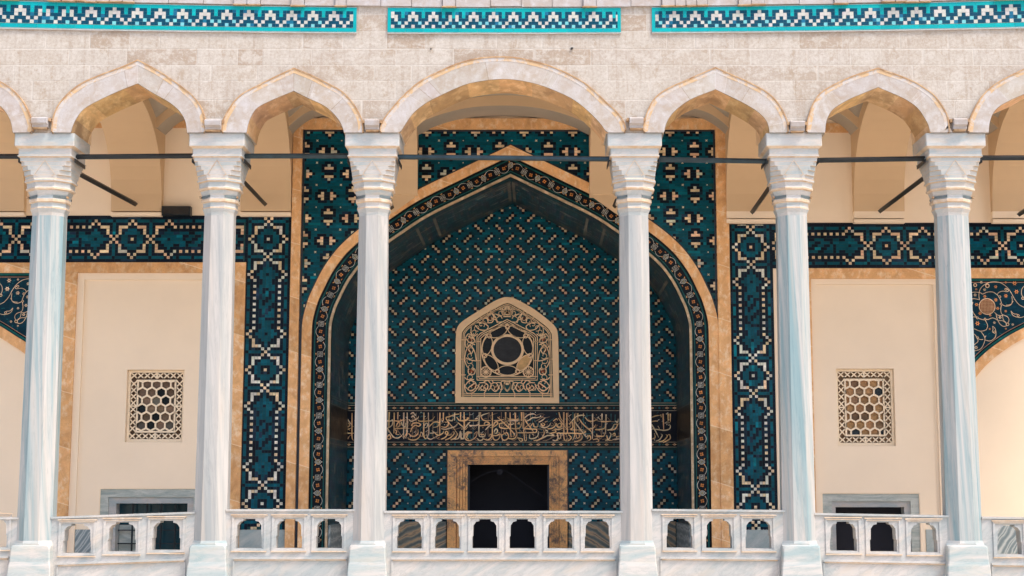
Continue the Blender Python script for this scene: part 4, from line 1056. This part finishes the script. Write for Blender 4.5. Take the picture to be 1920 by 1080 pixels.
# gilded roll and niche reveal
mb = MB(); mb.plate(A2+A3[::-1], [], YR-.022, YR-.0002); mb.build('gilded_moulding', M['gold'], portal)
rv = MB(); inn = offset(AP, m3+.004); inn[0] = (inn[0][0], zf); inn[-1] = (inn[-1][0], zf)
ss = arclen(inn); NYY = 22
def rp(s_, f, d=0.0):
    i = 0
    while i < len(ss)-2 and ss[i+1] < s_: i += 1
    g_ = (s_-ss[i])/((ss[i+1]-ss[i]) or 1); a, b = inn[i], inn[i+1]; dx, dz = b[0]-a[0], b[1]-a[1]; l = math.hypot(dx, dz) or 1
    x, z = a[0]+dx*g_, a[1]+dz*g_; y = YR-.001+(YN-YR)*f
    return (x+dz/l*d, y, z-dx/l*d)
for i in range(len(inn)-1):
    rv.face([(inn[i][0], YR-.001, inn[i][1]), (inn[i+1][0], YR-.001, inn[i+1][1]), (inn[i+1][0], YN+.01, inn[i+1][1]), (inn[i][0], YN+.01, inn[i][1])], (.008, .04, .045))
tot = ss[-1]; rr = random.Random(3)
def rquad(s0, s1, f0, f1, d, c):
    rv.face([rp(s0, f0, d), rp(s1, f0, d), rp(s1, f1, d), rp(s0, f1, d)], c)
s_ = 0.0; dsz = .045
while s_ < tot-dsz:       # small glazed bricks and faint strapwork laid on the reveal
    f = 0.03
    while f < .97:
        L_ = rr.choice((.05, .09, .16)); 
        c = (.016, .075, .105) if rr.random() < .5 else (.05, .068, .11) if rr.random() < .8 else (.02, .10, .13)
        if rr.random() < .05: c = (.12, .11, .09)
        rquad(s_+.003, s_+dsz-.003, f+.002, min(.97, f+L_)-.002, .003, jit(c, .3)); f += L_
    s_ += dsz
for _ in range(620):     # pale worn strapwork lines
    q0 = rr.uniform(.1, tot-.4); q1 = q0+rr.uniform(.03, .22); f = rr.uniform(.13, .85)
    rquad(q0, q1, f, f+rr.uniform(.008, .03), .0045, jit(rr.choice(((.26, .24, .20), (.16, .18, .20), (.08, .15, .18))), .4))
zq = lambda s_: rp(s_, 0)[2]
for base in (0, 1):      # framed panels of the reveal
    sgn = (lambda s_: s_) if base == 0 else (lambda s_: tot-s_)
    cuts = [.5*tot-.02, .5*tot-1.36, .5*tot-1.62, .5*tot-2.95, .5*tot-3.25]
    for a, b in ((cuts[0], cuts[1]), (cuts[2], cuts[3])):
        a_, b_ = sgn(a), sgn(b); lo, hi = min(a_, b_), max(a_, b_)
        for (f0, f1, q0, q1) in ((.10, .135, lo, hi), (.84, .875, lo, hi)):
            kk = 10
            for z_ in range(kk): rquad(q0+(q1-q0)*z_/kk, q0+(q1-q0)*(z_+1)/kk, f0, f1, .008, (.13, .13, .11))
        for q in (lo, hi-.05): rquad(q, q+.05, .14, .84, .008, (.22, .20, .165))
    # inscription band carried round the side walls
    for zz_ in (756, 760, 770, 829, 838):
        zt_ = Zp(zz_, YN); kz = zt_-zf; q = sgn(kz); rquad(q-.004, q+.004, .02, .98, .006, (.22, .20, .16))
    za, zb2 = Zp(828, YN)-zf, Zp(771, YN)-zf
    f = .04
    rquad(*sorted((sgn(za), sgn(zb2))), .02, .98, .0045, (.006, .008, .014))
    while f < .96:
        h0, h1 = rr.uniform(za, (za+zb2)/2), rr.uniform((za+zb2)/2, zb2); rquad(*sorted((sgn(h0), sgn(h1))), f, f+.006, .0065, (.20, .15, .10)); f += rr.uniform(.012, .03)
rv.build('niche_reveal', M['tile'], portal)
# ---------------------------------------------------------------- niche back wall
cn = (D0+YN)/F
def Nx(px, py=700): return Xp(px, py, YN)
def Nz(py): return Zp(py, YN)
DX0, DX1, DZ = Nx(877, 900), Nx(1030, 900), Nz(871)
bx0, bx1 = inn[0][0]-.06, inn[-1][0]+.06
ZB = Nz(978)
gx0, gx1, gz0 = Nx(855), Nx(1047), Nz(755.5)
def diag(c, r):
    cm, rm = c % 8, r % 8
    def cream(c, r):
        a, b = c % 8, r % 8
        if (a, b) in ((0, 0), (1, 7), (7, 1)): return True
        return (a, b) in ((4, 4), (3, 3), (5, 5))
    if cream(c, r): return 'C'
    if (cm, rm) in ((4, 0), (0, 4)): return 's'
    if any(cream(c+i, r+j) for i, j in ((1, 0), (-1, 0), (0, 1), (0, -1))): return 'N'
    return 'T'
mb = MB(); mb.box(bx0, bx1, YN+.001, YN+.05, zf, inn[len(inn)//2][1]+.1, GROUT)
hole = [(DX0, zf), (DX1, zf), (DX1, DZ), (DX0, DZ)]
mb = MB(); mb.plate([(bx0, zf), (DX0, zf), (DX0, DZ), (DX1, DZ), (DX1, zf), (bx1, zf), (bx1, inn[len(inn)//2][1]+.1), (bx0, inn[len(inn)//2][1]+.1)], [], YN+.001, YN+.12, (.006, .045, .05))
cwn, chn = 5.02*cn, 4.95*cn
sx, sz = Nx(1097, 560), Nz(525)           # a '/' centre
sx = Nx(480+1105/4, 600); sz = Nz(480+180/4)
k1 = (int((sx-bx0)/cwn)//8+1)*8; k2 = (int((inn[len(inn)//2][1]-sz)/chn)//8+2)*8
regn = lambda x, z: z > Nz(753) and inside(inn, x, z)
mosaic(mb, sx-(k1+.5)*cwn, sz+(k2+.5)*chn, cwn, chn, int((bx1-bx0)/cwn)+18, int((inn[len(inn)//2][1]+.2-Nz(757))/chn)+20, YN-.003, diag, region=lambda x, z: bx0 < x < bx1 and Nz(752.5) < z < inn[len(inn)//2][1]+.1, maxrun=7)
cwl, chl = 5.12*cn, 5.30*cn
sx = Nx(1050+225/9, 900); sz = Nz(840+158/9)
for (a, b) in ((bx0, Nx(838, 900)), (Nx(1063, 900), bx1)):
    k1 = (int((sx-a)/cwl)//8+1)*8 if a < sx else 0
    mosaic(mb, sx-(k1+.5)*cwl, sz+(8+.5)*chl, cwl, chl, int((bx1-bx0)/cwl)+18, 36, YN-.003, diag, region=lambda x, z, a=a, b=b: a < x < b and ZB < z < Nz(845.5), maxrun=7)
mb.build('niche_tiles', M['tile'], portal)
for (a, b, m_, lb) in ((bx0+.1, Nx(838, 980), 'dado_brown', 'wavy brown and grey onyx slab left of the portal door'), (Nx(1064, 980), bx1-.1, 'dado_brown2', 'wavy brown and grey onyx slab right of the portal door')):
    dado(a, b, ZB, YN-.02, m_, lb)
for s_ in (-1, 1):
    xx = inn[0][0] if s_ < 0 else inn[-1][0]; mb = MB(); mb.box(*sorted((xx, xx-s_*.03)), YR+.05, YN-.03, zf, Rz(985)); 
    tag(mb.build('dado_slab', M['dado_blue']), 'dark streaked slab on the '+('left' if s_ < 0 else 'right')+' side wall of the portal niche', 'marble slab', 'marble dado slabs at the foot of the walls')
# door
door = empty('doorway', ((DX0+DX1)/2, YN, ZFL), 'dark doorway framed in black veined yellow marble inside the portal niche', 'doorway')
o0, o1_, oz = Nx(839.5, 900), Nx(1063.5, 900), Nz(844.5)
def frame(mb, a0, a1, az, b0, b1, bz, y0, y1):
    mb.plate([(a0, zf), (b0, zf), (b0, bz), (b1, bz), (b1, zf), (a1, zf), (a1, az), (a0, az)], [], y0, y1)
mb = MB(); lv = [(0, -.075), (.44, -.03), (.49, -.085), (.60, -.03), (.63, -.07), (.74, -.025), (.77, -.06), (.88, -.02), (.91, -.05), (1, None)]
for i in range(9):
    f, y0 = lv[i]; g2 = lv[i+1][0]
    L0 = lambda f: (o0+(DX0-o0)*f, o1_+(DX1-o1_)*f, oz+(DZ-oz)*f)
    a0, a1, az = L0(f); b0, b1, bz = L0(g2); frame(mb, a0, a1, az, b0, b1, bz, YN+y0, YN-.0035)
mb.build('marble_frame', M['brocade'], door)
mb = MB(); mb.plate([(o0-.02, zf), (o0, zf), (o0, oz), (o1_, oz), (o1_, zf), (o1_+.02, zf), (o1_+.02, oz+.012), (o0-.02, oz+.012)], [], YN-.02, YN-.0032); mb.build('glazed_edging', M['navy'], door)
mb = MB(); mb.box(DX0-.05, DX1+.05, YN+.9, YN+.92, zf, DZ+.1); mb.box(DX0-.05, DX0-.03, YN+.13, YN+.9, zf, DZ+.1); mb.box(DX1+.03, DX1+.05, YN+.13, YN+.9, zf, DZ+.1); mb.box(DX0-.05, DX1+.05, YN+.13, YN+.9, DZ+.08, DZ+.1); mb.build('dark_room', M['dark'], door)
mb = MB(); mb.box(DX0+.002, DX0+.03, YN+.02, YN+.05, zf, DZ-.02); mb.box(DX1-.03, DX1-.002, YN+.02, YN+.05, zf, DZ-.02); mb.build('door_post', M['navy'], door)
mb = MB(); mid_ = [(DX0+.02, Nz(906)), (Nx(905, 890), Nz(890)), (Nx(932, 890), Nz(882)), (Nx(950, 890), Nz(884)), (Nx(985, 890), Nz(908)), (DX1-.04, Nz(936))]
mb.ribbon(crom(mid_, 4), .012, YN+.06, th=.012); mb.disc(Nx(937, 890), Nz(885), .05, YN+.055); mb.build('hanging_cable', M['dark'], door)
# ---------------------------------------------------------------- inscription band
ins = MB(); YI = YN-.006
ins.box(bx0, bx1, YI, YN-.0005, Nz(843.5), Nz(753.5), (.006, .055, .06))
def hl(y, w_, c, Y=YI-.0022): ins.ribbon([(bx0, Nz(y)), (bx1, Nz(y))], w_*cn, Y, c)
ins.ribbon([(bx0, Nz(765)), (bx1, Nz(765))], 9.4*cn, YI-.0010, (.006, .008, .014)); ins.ribbon([(bx0, Nz(799.5)), (bx1, Nz(799.5))], 58*cn, YI-.0010, (.006, .010, .022)); ins.ribbon([(bx0, Nz(833.5)), (bx1, Nz(833.5))], 8.2*cn, YI-.0010, (.006, .008, .014))
for y in (755.6, 760.2, 770.0, 829.0, 838.2): hl(y, .75, (.55, .48, .36))
rg = random.Random(11)
for yy in (765.0, 833.5):
    x = 640.0; k = 0
    while x < 1265:
        cxx = Nx(x, yy); zz_ = Nz(yy); c = (.78, .50, .28) if k % 3 else (.50, .32, .22)
        if k % 3 == 0: ins.disc(cxx, zz_, 2.2*cn, YI-.0016, (.01, .12, .16), 8)
        elif True:
            ins.face([(cxx-4.4*cn, YI-.0016, zz_), (cxx, YI-.0016, zz_-2.1*cn), (cxx+4.4*cn, YI-.0016, zz_), (cxx, YI-.0016, zz_+2.1*cn)], c)
            ins.disc(cxx, zz_, .9*cn, YI-.0019, (.10, .04, .02), 6)
        ins.ribbon([(cxx+5*cn, zz_), (cxx+9*cn, zz_)], 1.6*cn, YI-.0013, (.01, .10, .10)); x += 14.2; k += 1
A_ = lambda c: (640+c[0]/8.0, 750+c[1]/8.0); B_ = lambda c: (860+c[0]/9.6, 750+c[1]/9.6); C_ = lambda c: (1040+c[0]/7.385, 750+c[1]/7.385)
INK = (.95, .60, .30); INK2 = (.88, .68, .45)
strA = [[(720,180),(716,300),(714,410)],[(795,190),(792,350),(790,500)],[(848,185),(846,290)],[(938,190),(936,390),(936,585)],[(990,190),(988,400),(984,520),(960,575)],
 [(1240,190),(1238,400),(1238,530),(1262,580),(1300,545)],[(1306,190),(1310,380),(1312,500),(1290,560),(1340,590),(1400,560),(1450,540)],[(1480,190),(1478,380),(1478,535)],[(1532,190),(1530,310)],[(1700,190),(1698,310)],[(1790,190),(1788,300)],[(1842,190),(1845,330),(1842,420),(1800,440)],
 [(670,310),(740,315),(770,300),(765,370),(720,410),(670,430)],[(800,312),(870,318),(920,300),(950,280)],[(820,400),(850,340),(880,350),(870,390),(830,410)],[(790,425),(870,428),(960,420),(1010,425)],[(900,330),(920,380),(960,400),(965,340)],
 [(690,420),(740,500),(790,560),(850,570),(900,540),(930,500)],[(690,560),(720,520),(740,560),(720,590),(690,570)],[(800,440),(830,470),(820,510),(870,520)],[(940,560),(980,500),(970,440)],
 [(1010,290),(1050,320),(1100,300),(1150,270),(1160,240)],[(1050,260),(1080,240),(1120,300)],[(1040,210),(1080,190),(1110,240)],[(1050,390),(1080,350),(1150,345),(1190,370),(1160,395),(1110,380),(1060,420),(1040,480)],
 [(1010,500),(1050,540),(1110,540),(1150,500),(1150,440)],[(1000,580),(1060,600),(1130,590),(1180,540),(1190,480)],[(1190,480),(1220,500),(1215,540)],[(1150,310),(1200,320),(1300,315),(1360,300),(1400,250)],
 [(1240,400),(1270,350),(1295,360),(1280,410),(1220,420)],[(1320,400),(1380,340),(1440,330),(1470,350),(1440,400),(1380,410)],[(1330,500),(1390,490),(1360,460)],[(1390,480),(1450,530),(1520,500),(1540,460)],
 [(1500,400),(1560,410),(1600,380),(1600,330),(1560,340)],[(1770,210),(1700,220),(1620,250),(1570,270),(1620,350),(1690,430),(1750,530)],[(1500,430),(1560,440),(1640,420),(1700,400),(1740,360)],
 [(1500,590),(1560,560),(1600,500),(1580,470),(1560,490),(1600,530),(1660,520)],[(1560,600),(1630,570),(1690,510),(1680,470)],[(1640,600),(1710,570),(1750,500)],[(1750,340),(1820,400),(1860,440),(1900,400)],[(1700,590),(1760,570),(1790,470),(1800,560),(1840,580),(1850,500)],
 [(1870,490),(1910,480),(1880,560),(1915,590)],[(1530,320),(1500,300)],[(1600,300),(1660,310),(1680,280)],[(1730,260),(1780,310),(1860,300),(1900,280)]]
strB = [[(35,220),(35,370)],[(98,220),(98,400),(96,560),(90,680),(50,700),(25,640),(20,570)],[(370,220),(368,400),(366,620),(400,660),(470,650),(480,600)],[(395,220),(395,300)],[(605,220),(608,400),(610,640),(650,720),(720,700),(740,620)],[(845,220),(848,360)],[(925,225),(930,420),(940,640),(960,660)],
 [(1020,230),(1022,400),(1030,540),(1050,600),(1020,680)],[(1130,220),(1132,380)],[(1160,220),(1163,400),(1165,510),(1230,470),(1290,420)],[(1805,220),(1830,320),(1880,390)],[(1893,220),(1892,420),(1890,640),(1900,730)],
 [(0,370),(60,375),(130,370),(180,330),(160,320),(155,350)],[(190,370),(250,370),(330,370),(360,360)],[(290,345),(330,330),(350,350)],[(100,520),(180,420),(210,400)],[(190,460),(240,460),(320,460),(360,430),(345,400)],[(200,480),(240,470)],
 [(110,640),(180,600),(240,590),(160,580),(110,640),(130,710),(200,730),(270,700),(320,650),(330,570),(280,610)],[(110,600),(220,595)],[(400,300),(430,270),(540,235)],[(400,300),(430,350),(470,370),(580,370)],[(370,460),(430,460),(550,440),(530,400),(480,400),(460,440),(500,460)],[(480,540),(560,460),(600,440)],
 [(330,690),(380,730),(440,700),(400,600)],[(380,620),(440,620),(470,640)],[(450,700),(520,720),(580,680),(590,620),(550,640)],[(620,470),(660,400),(700,400),(690,440),(620,490),(560,500)],[(640,570),(670,520),(700,550),(680,600),(640,590)],[(740,420),(740,490),(820,510),(900,500),(880,400)],
 [(700,310),(780,380),(860,460),(940,540),(990,600),(1000,650),(970,650)],[(640,370),(730,370),(830,340)],[(720,430),(800,410),(880,380)],[(620,640),(680,640),(740,610),(720,580),(770,630),(820,600),(800,560)],[(770,640),(790,710),(850,720),(900,660),(870,590),(830,610),(870,640)],
 [(880,340),(960,350),(1060,350),(1070,320)],[(890,380),(980,370),(1060,375),(1075,350)],[(900,440),(960,440),(1000,420)],[(950,510),(1030,520),(1100,500),(1130,440),(1130,400)],[(1060,430),(1090,410),(1095,440)],[(890,690),(960,700),(1020,680),(1050,620)],
 [(1060,590),(1160,590),(1300,588),(1390,580),(1400,530),(1320,525),(1180,525),(1180,620),(1190,730),(1220,720),(1215,620)],[(1060,680),(1100,690),(1140,700),(1150,730),(1110,740),(1080,700)],[(1180,330),(1250,270),(1340,250),(1390,270)],[(1185,340),(1240,430),(1310,520),(1350,580)],
 [(1200,390),(1270,360),(1330,320),(1400,320),(1480,300)],[(1290,480),(1340,420),(1360,480),(1420,480),(1430,420)],[(1480,420),(1510,470),(1550,440),(1510,410)],[(1440,400),(1500,370),(1560,320)],[(1470,480),(1550,500),(1620,470),(1660,410)],[(1600,520),(1680,510),(1740,460),(1730,400)],[(1740,440),(1800,500),(1850,480),(1860,420)],
 [(1280,620),(1280,690),(1360,690),(1420,650),(1440,560)],[(1350,730),(1430,720),(1500,680),(1540,600),(1530,540)],[(1320,610),(1360,640)],[(1400,740),(1500,690),(1600,640),(1720,640),(1640,600),(1570,580)],[(1560,540),(1600,560),(1570,600)],[(1640,600),(1740,580),(1730,540),(1680,550)],
 [(1690,720),(1750,730),(1790,680),(1780,600),(1830,600),(1840,700)],[(1780,590),(1840,600),(1890,590)],[(1700,380),(1760,340),(1780,370)],[(1550,400),(1600,380)]]
strC = [[(128,180),(126,380),(128,520),(150,560),(180,540)],[(168,180),(170,360),(176,440),(150,480)],[(275,190),(272,360),(275,500),(240,560)],[(320,185),(320,300)],[(398,185),(398,240)],[(525,190),(525,360),(522,540)],[(655,190),(655,280)],[(712,200),(708,330),(704,470)],
 [(50,250),(110,330),(180,420)],[(0,400),(60,410),(130,380)],[(20,320),(50,370),(90,360),(80,320),(40,340)],[(30,480),(60,540),(90,500)],[(0,560),(50,560)],[(20,460),(120,460),(250,460),(380,462),(430,440),(400,430),(330,430)],[(190,230),(230,200)],[(240,290),(300,230),(380,210),(420,215)],
 [(270,290),(320,360),(380,440),(430,500)],[(340,260),(380,320),(440,380),(500,430),(520,480)],[(200,340),(240,300),(250,380),(220,410),(300,415),(390,410)],[(190,480),(230,520),(200,560),(150,570)],[(290,460),(310,530),(350,500),(330,470)],[(270,580),(350,560),(380,520),(370,470)],[(400,470),(440,510),(460,480)],
 [(420,240),(470,290),(540,290),(600,260)],[(460,400),(530,390),(570,340)],[(450,540),(480,490),(500,540),(470,560)],[(530,550),(590,540),(610,570),(570,575)],[(560,410),(620,410),(690,390),(700,330)],[(570,500),(620,500),(680,500),(690,450)],[(580,470),(590,500)],[(640,300),(720,300),(780,290)],[(600,240),(640,280)],
 [(700,560),(750,540),(780,480),(760,450)],[(720,490),(740,550),(800,560)],[(800,480),(830,460),(835,490),(800,500)],[(730,420),(790,400),(820,340)],[(770,420),(840,400),(870,340),(850,330)],[(840,290),(870,310),(880,260)],[(800,550),(860,540),(905,540)],[(850,510),(900,500)],[(820,340),(900,330)],
 [(1500,190),(1505,320),(1510,420)],[(1470,200),(1475,240)],[(1570,190),(1570,300)],[(1600,190),(1600,300)],[(1345,240),(1400,220),(1470,210)],[(1345,340),(1400,440),(1440,520)],[(1350,400),(1430,410),(1520,420),(1590,400),(1600,350),(1570,350)],[(1430,360),(1450,400)],
 [(1350,540),(1390,520),(1380,460)],[(1400,570),(1450,550),(1490,490),(1470,470)],[(1440,580),(1510,560),(1560,500),(1540,480)],[(1500,590),(1560,560),(1600,530),(1590,480),(1560,490)],[(1345,300),(1400,290),(1430,300)],[(1520,320),(1600,315)]]
def pen(pts, w0, col, Y):
    P = [(Nx(*p), Nz(p[1])) for p in pts]; n = len(P)
    vert = abs(pts[0][0]-pts[-1][0]) < 2.5 and abs(pts[0][1]-pts[-1][1]) > 10
    ws = []
    for i in range(n):
        f = i/(n-1); k = .55+.75*math.sin(math.pi*min(1, f*1.1+.08))**.6 if not vert else 1.55-.75*f
        ws.append(w0*k)
    ins.ribbon(P, ws, Y, col)
def script(strokes, T, dx=0, lim=None):
    for s_ in strokes:
        pts = [T(c) for c in crom(s_, 4)] if len(s_) > 2 else [T(c) for c in s_]
        pts = [(x+dx, y) for x, y in pts]
        if lim: pts = [p for p in pts if lim[0] <= p[0] <= lim[1]]
        if len(pts) > 1: pen(pts, (1.7 if INK[0] > .6 else .9)*cn, jit(INK if rg.random() < .7 else INK2, .15), YI-(.0035 if INK[0] > .6 else .0020)-rg.random()*.0012)
_i, _j, _w = INK, INK2, 2.05
INK = (.36, .24, .15); INK2 = (.04, .16, .18)
for dx_ in (17,):
    script(strA, A_, dx_, (725, 1160)); script(strB, B_, dx_, (725, 1160)); script(strC, C_, dx_, (725, 1160))
INK, INK2 = _i, _j
script(strA, A_); script(strB, B_); script(strC, C_)
script(strC, C_, -1040+643, (645, 664)); script(strC, C_, -510, (665, 722)); script(strB, B_, 300, (1164, 1218)); script(strB, B_, -195, (663, 725))
for _ in range(190):     # dots, blossoms and small second line of the inscription
    x, y = rg.uniform(646, 1258), rg.uniform(773, 826); c = rg.choice(((.75, .7, .6), (.6, .3, .15), (.01, .13, .16), (.75, .7, .6)))
    cx_, cz_ = Nx(x, y), Nz(y)
    if rg.random() < .6: ins.disc(cx_, cz_, rg.uniform(.7, 1.3)*cn, YI-.0018, c, 6)
    else: ins.ribbon([(cx_-2*cn, cz_-1.5*cn), (cx_+2*cn, cz_+1.5*cn)], .9*cn, YI-.0018, c)
ins.build('inscription_band', M['tile'], portal)
# ---------------------------------------------------------------- stained glass grille
gw = empty('grille_window', (Nx(951), YN-.05, gz0), 'arched plaster grille window with a round dark pane in the portal niche', 'window')
G = lambda c: W(840+c[0]/4.909, 545+c[1]/4.909, YN)
outl = [(68,1035),(72,600),(76,400),(95,330),(150,275),(300,180),(420,105),(500,70),(545,64),(600,72),(680,110),(800,180),(930,280),(985,335),(1010,400),(1018,600),(1022,1038)]
inl = [(122,980),(125,600),(128,420),(140,375),(190,320),(330,225),(450,160),(545,118),(640,160),(770,235),(900,330),(945,385),(955,430),(962,700),(970,985)]
Go = [G(c) for c in [outl[0]]+crom(outl[1:-1], 3)+[outl[-1]]]; Gi = [G(c) for c in [inl[0]]+crom(inl[1:-1], 3)+[inl[-1]]]
mb = MB(); mb.plate(Go, [Gi], YN-.075, YN-.0045); mb.build('frame', M['grille'], gw)
mb = MB(); mb.plate(Gi, [], YN-.012, YN-.0040, (.006, .07, .085)); Yg = YN-.055
gl = MB()
def gs(pts, w_=1.5, closed=False, sm=True, both=False, Y=None):
    for m_ in ((0, 1) if both else (0,)):
        P = [(1090-x, y) if m_ else (x, y) for x, y in pts]
        P = crom(P, 4) if sm and len(P) > 2 else P
        gl.ribbon([G(c) for c in P], w_*1.15*cn, Yg if Y is None else Y, th=.022, closed=closed)
def inset(P, d): return offset(P, d)
for d in (.022, .044): 
    I2 = inset(Gi, d); I2 = [p for p in I2]; gl.ribbon(I2, 1.3*cn, Yg, th=.02)
for y in (952, 968): gs([(128, y), (962, y)], 1.3, sm=False)
for (w_, ins_) in ((1.4, 0), (1.2, 17), (1.4, 34)):
    P = [(268+ins_, 825-ins_), (268+ins_, 425+ins_*.5), (300+ins_, 395+ins_*.5), (545, 268+ins_*1.1), (790-ins_, 395+ins_*.5), (822-ins_, 425+ins_*.5), (822-ins_, 825-ins_)]
    gs(P+[P[0]], w_, sm=False)
cxg, cyg = 548, 545
circ = lambda cx, cy, rx, ry, n=32, a0=0: [(cx+rx*math.cos(a0+2*math.pi*k/n), cy+ry*math.sin(a0+2*math.pi*k/n)) for k in range(n)]
gs(circ(cxg, cyg, 140, 130), 4.2, closed=True, sm=False); gs(circ(cxg, 552, 238, 236), 1.6, closed=True, sm=False)
pan = MB()
for k in range(7):
    a = -math.pi/2+(k+.5)*2*math.pi/7; cx_, cy_ = cxg+190*math.cos(a), 550+186*math.sin(a)
    E = []
    for j in range(20):
        t_ = 2*math.pi*j/20; ex, ey = 86*math.cos(t_), 44*math.sin(t_)
        E.append((cx_-ex*math.sin(a)+ey*math.cos(a), cy_+ex*math.cos(a)+ey*math.sin(a)))
    gs(E, 1.15, closed=True, sm=False, Y=Yg-.001*(k % 2)); pc = [G(c) for c in E]
    pan.face([(x, YN-.03, z) for x, z in pc], (.75, .48, .22) if k == 2 else (.012, .015, .02))
    a2 = -math.pi/2+k*2*math.pi/7; q_ = (cxg+213*math.cos(a2), 552+213*math.sin(a2)); gs(circ(*q_, 19, 19, 10), 1.3, closed=True, sm=False, Y=Yg-.003)
    p_ = G(q_); pan.disc(p_[0], p_[1], 16/4.909*cn, YN-.034, (.16, .05, .025), 10)
for q_ in ((350, 750), (740, 750)):
    gs(circ(*q_, 48, 48, 18), 1.6, closed=True, sm=False, Y=Yg-.002); p_ = G(q_); pan.disc(p_[0], p_[1], 45/4.909*cn, YN-.033, (.08, .03, .02), 16)
    for k in range(6):
        a = k*math.pi/6; gs([(q_[0]-44*math.cos(a), q_[1]-44*math.sin(a)), (q_[0]+44*math.cos(a), q_[1]+44*math.sin(a))], 1.0, sm=False, Y=Yg-.002-.0003*k)
# glazing of the round window and the dark field behind
pan.face([(x, YN-.032, z) for x, z in [G(c) for c in circ(cxg, cyg, 136, 124)]], (.035, .037, .042))
P = [G(c) for c in [(300, 790), (300, 440), (545, 310), (790, 440), (790, 790)]]; pan.face([(x, YN-.026, z) for x, z in P], (.012, .018, .018))
# vines of the border, symmetrical about the axis
vines = [[(300,250),(325,270),(318,300),(290,305)],[(215,330),(260,300),(320,300),(370,330),(350,365),(290,360),(250,320)],[(215,330),(215,390),(240,420),(275,400)],[(160,440),(190,400),(230,430),(250,470),(200,480),(165,440)],
 [(185,420),(230,440),(255,480)],[(165,440),(160,500),(180,530),(215,490),(250,500)],[(165,560),(200,500),(245,560),(262,650)],[(165,560),(155,640),(185,710),(240,730)],[(190,540),(215,580),(235,550)],[(165,620),(210,640),(262,650)],[(225,730),(190,720),(195,770),(240,770),(250,730),(225,710)],
 [(155,800),(180,820),(240,820)],[(155,880),(200,830),(255,850),(250,900),(200,920),(155,880)],[(185,900),(220,870),(250,855)],[(150,860),(170,940),(230,940),(270,900),(290,860)],[(290,850),(340,850),(370,880),(340,920),(300,900),(320,870)],[(330,840),(370,830),(400,880),(370,920)],
 [(390,900),(400,860),(440,850),(465,890),(440,930),(405,910)],[(440,850),(480,850),(495,900),(480,940)],[(335,940),(350,920),(340,890)],[(400,820),(420,850)],[(500,880),(490,840),(530,835)],[(515,850),(520,900),(545,930)],
 [(370,290),(360,240),(390,210),(420,240),(410,290),(370,300)],[(360,240),(370,190),(400,200),(440,250)],[(440,250),(460,290),(500,290)],[(430,200),(460,180),(500,185),(520,230)],[(440,220),(480,230),(500,260)],[(500,200),(505,160),(545,150)],[(515,240),(520,180),(545,170)],[(455,300),(440,270),(400,260)],[(320,300),(330,255),(370,250)]]
for v_ in vines: gs(v_, 1.45, both=True)
path = crom([(210, 900), (208, 800), (205, 700), (205, 600), (208, 500), (215, 420), (270, 345), (350, 285), (440, 230), (520, 195)], 4)
for q in range(0, len(path), 2):
    px_0, py_0 = path[q]; sg = 1 if (q//2) % 2 else -1
    gs([(px_0+(10+24*k/11)*math.cos(sg*(k*.62+q)), py_0+(10+24*k/11)*math.sin(sg*(k*.62+q))) for k in range(11)], .85, both=True, Y=Yg+.004)
for x in range(265, 540, 46): gs([(x+(8+22*k/11)*math.cos(k*.62+x), 893+(8+26*k/11)*math.sin(k*.62+x)) for k in range(11)], .85, both=True, Y=Yg+.004)
for c in ((545, 205), (215, 445), (240, 875), (218, 745), (435, 890), (330, 885), (195, 555), (390, 260)):
    for m_ in (0, 1):
        q_ = (1090-c[0] if m_ else c[0], c[1]); p_ = G(q_); pan.disc(p_[0], p_[1], 20/4.909*cn, YN-.030, (.30, .07, .03) if c[0] in (215, 218) else (.10, .035, .02), 8)
gs([(520,215),(515,180),(545,155),(575,180),(570,215),(545,225)], 1.8, closed=True); gs([(510,240),(580,240)], 2.0, sm=False)
gs([(525,840),(515,880),(545,920),(575,880),(565,840)], 1.8, closed=True); gs([(530,860),(560,860)], 3.2, sm=False)
for y in (455, 632, 777): gs([(122, y), (165, y)], 1.3, both=True, sm=False); gs([(262, y+15), (304, y+15)], 1.0, both=True, sm=False)
for x in (220, 335, 475): gs([(x, 985), (x, 940)], 1.3, both=True, sm=False)
for a, b in (((300, 240), (312, 258)), ((430, 158), (440, 180))): gs([a, b], 1.3, both=True, sm=False)
gl.build('tracery', M['grille'], gw)
mb.v += []; mb.build('backing_pane', M['tile'], gw); pan.build('coloured_pane', M['tile'], gw)
# ================================================================= SPRINGERS OVER THE PORTAL
for i, sg in ((3, 1), (4, -1)):
    xe = Rx(778, 370) if sg > 0 else Rx(1112, 370)
    q = (lambda x, y: (Rx(x if sg > 0 else 1914-x, y), Rz(y)))
    a = [(xe, Rz(372)), (xe-sg*.45, Rz(411)), (xe-sg*.72, Rz(432)), (xe-sg*.765, Rz(432)), (xe-sg*.765, Rz(360)), (xe, Rz(360))]
    mb = MB(); mb.plate(a, [], YR-.075, YR-.0505); mb.build('springer_foot', M['vault'], vault)

for o in list(COL.objects):
    if o.parent is None and o.get('label') and not o.get('kind'): o['kind'] = 'thing'
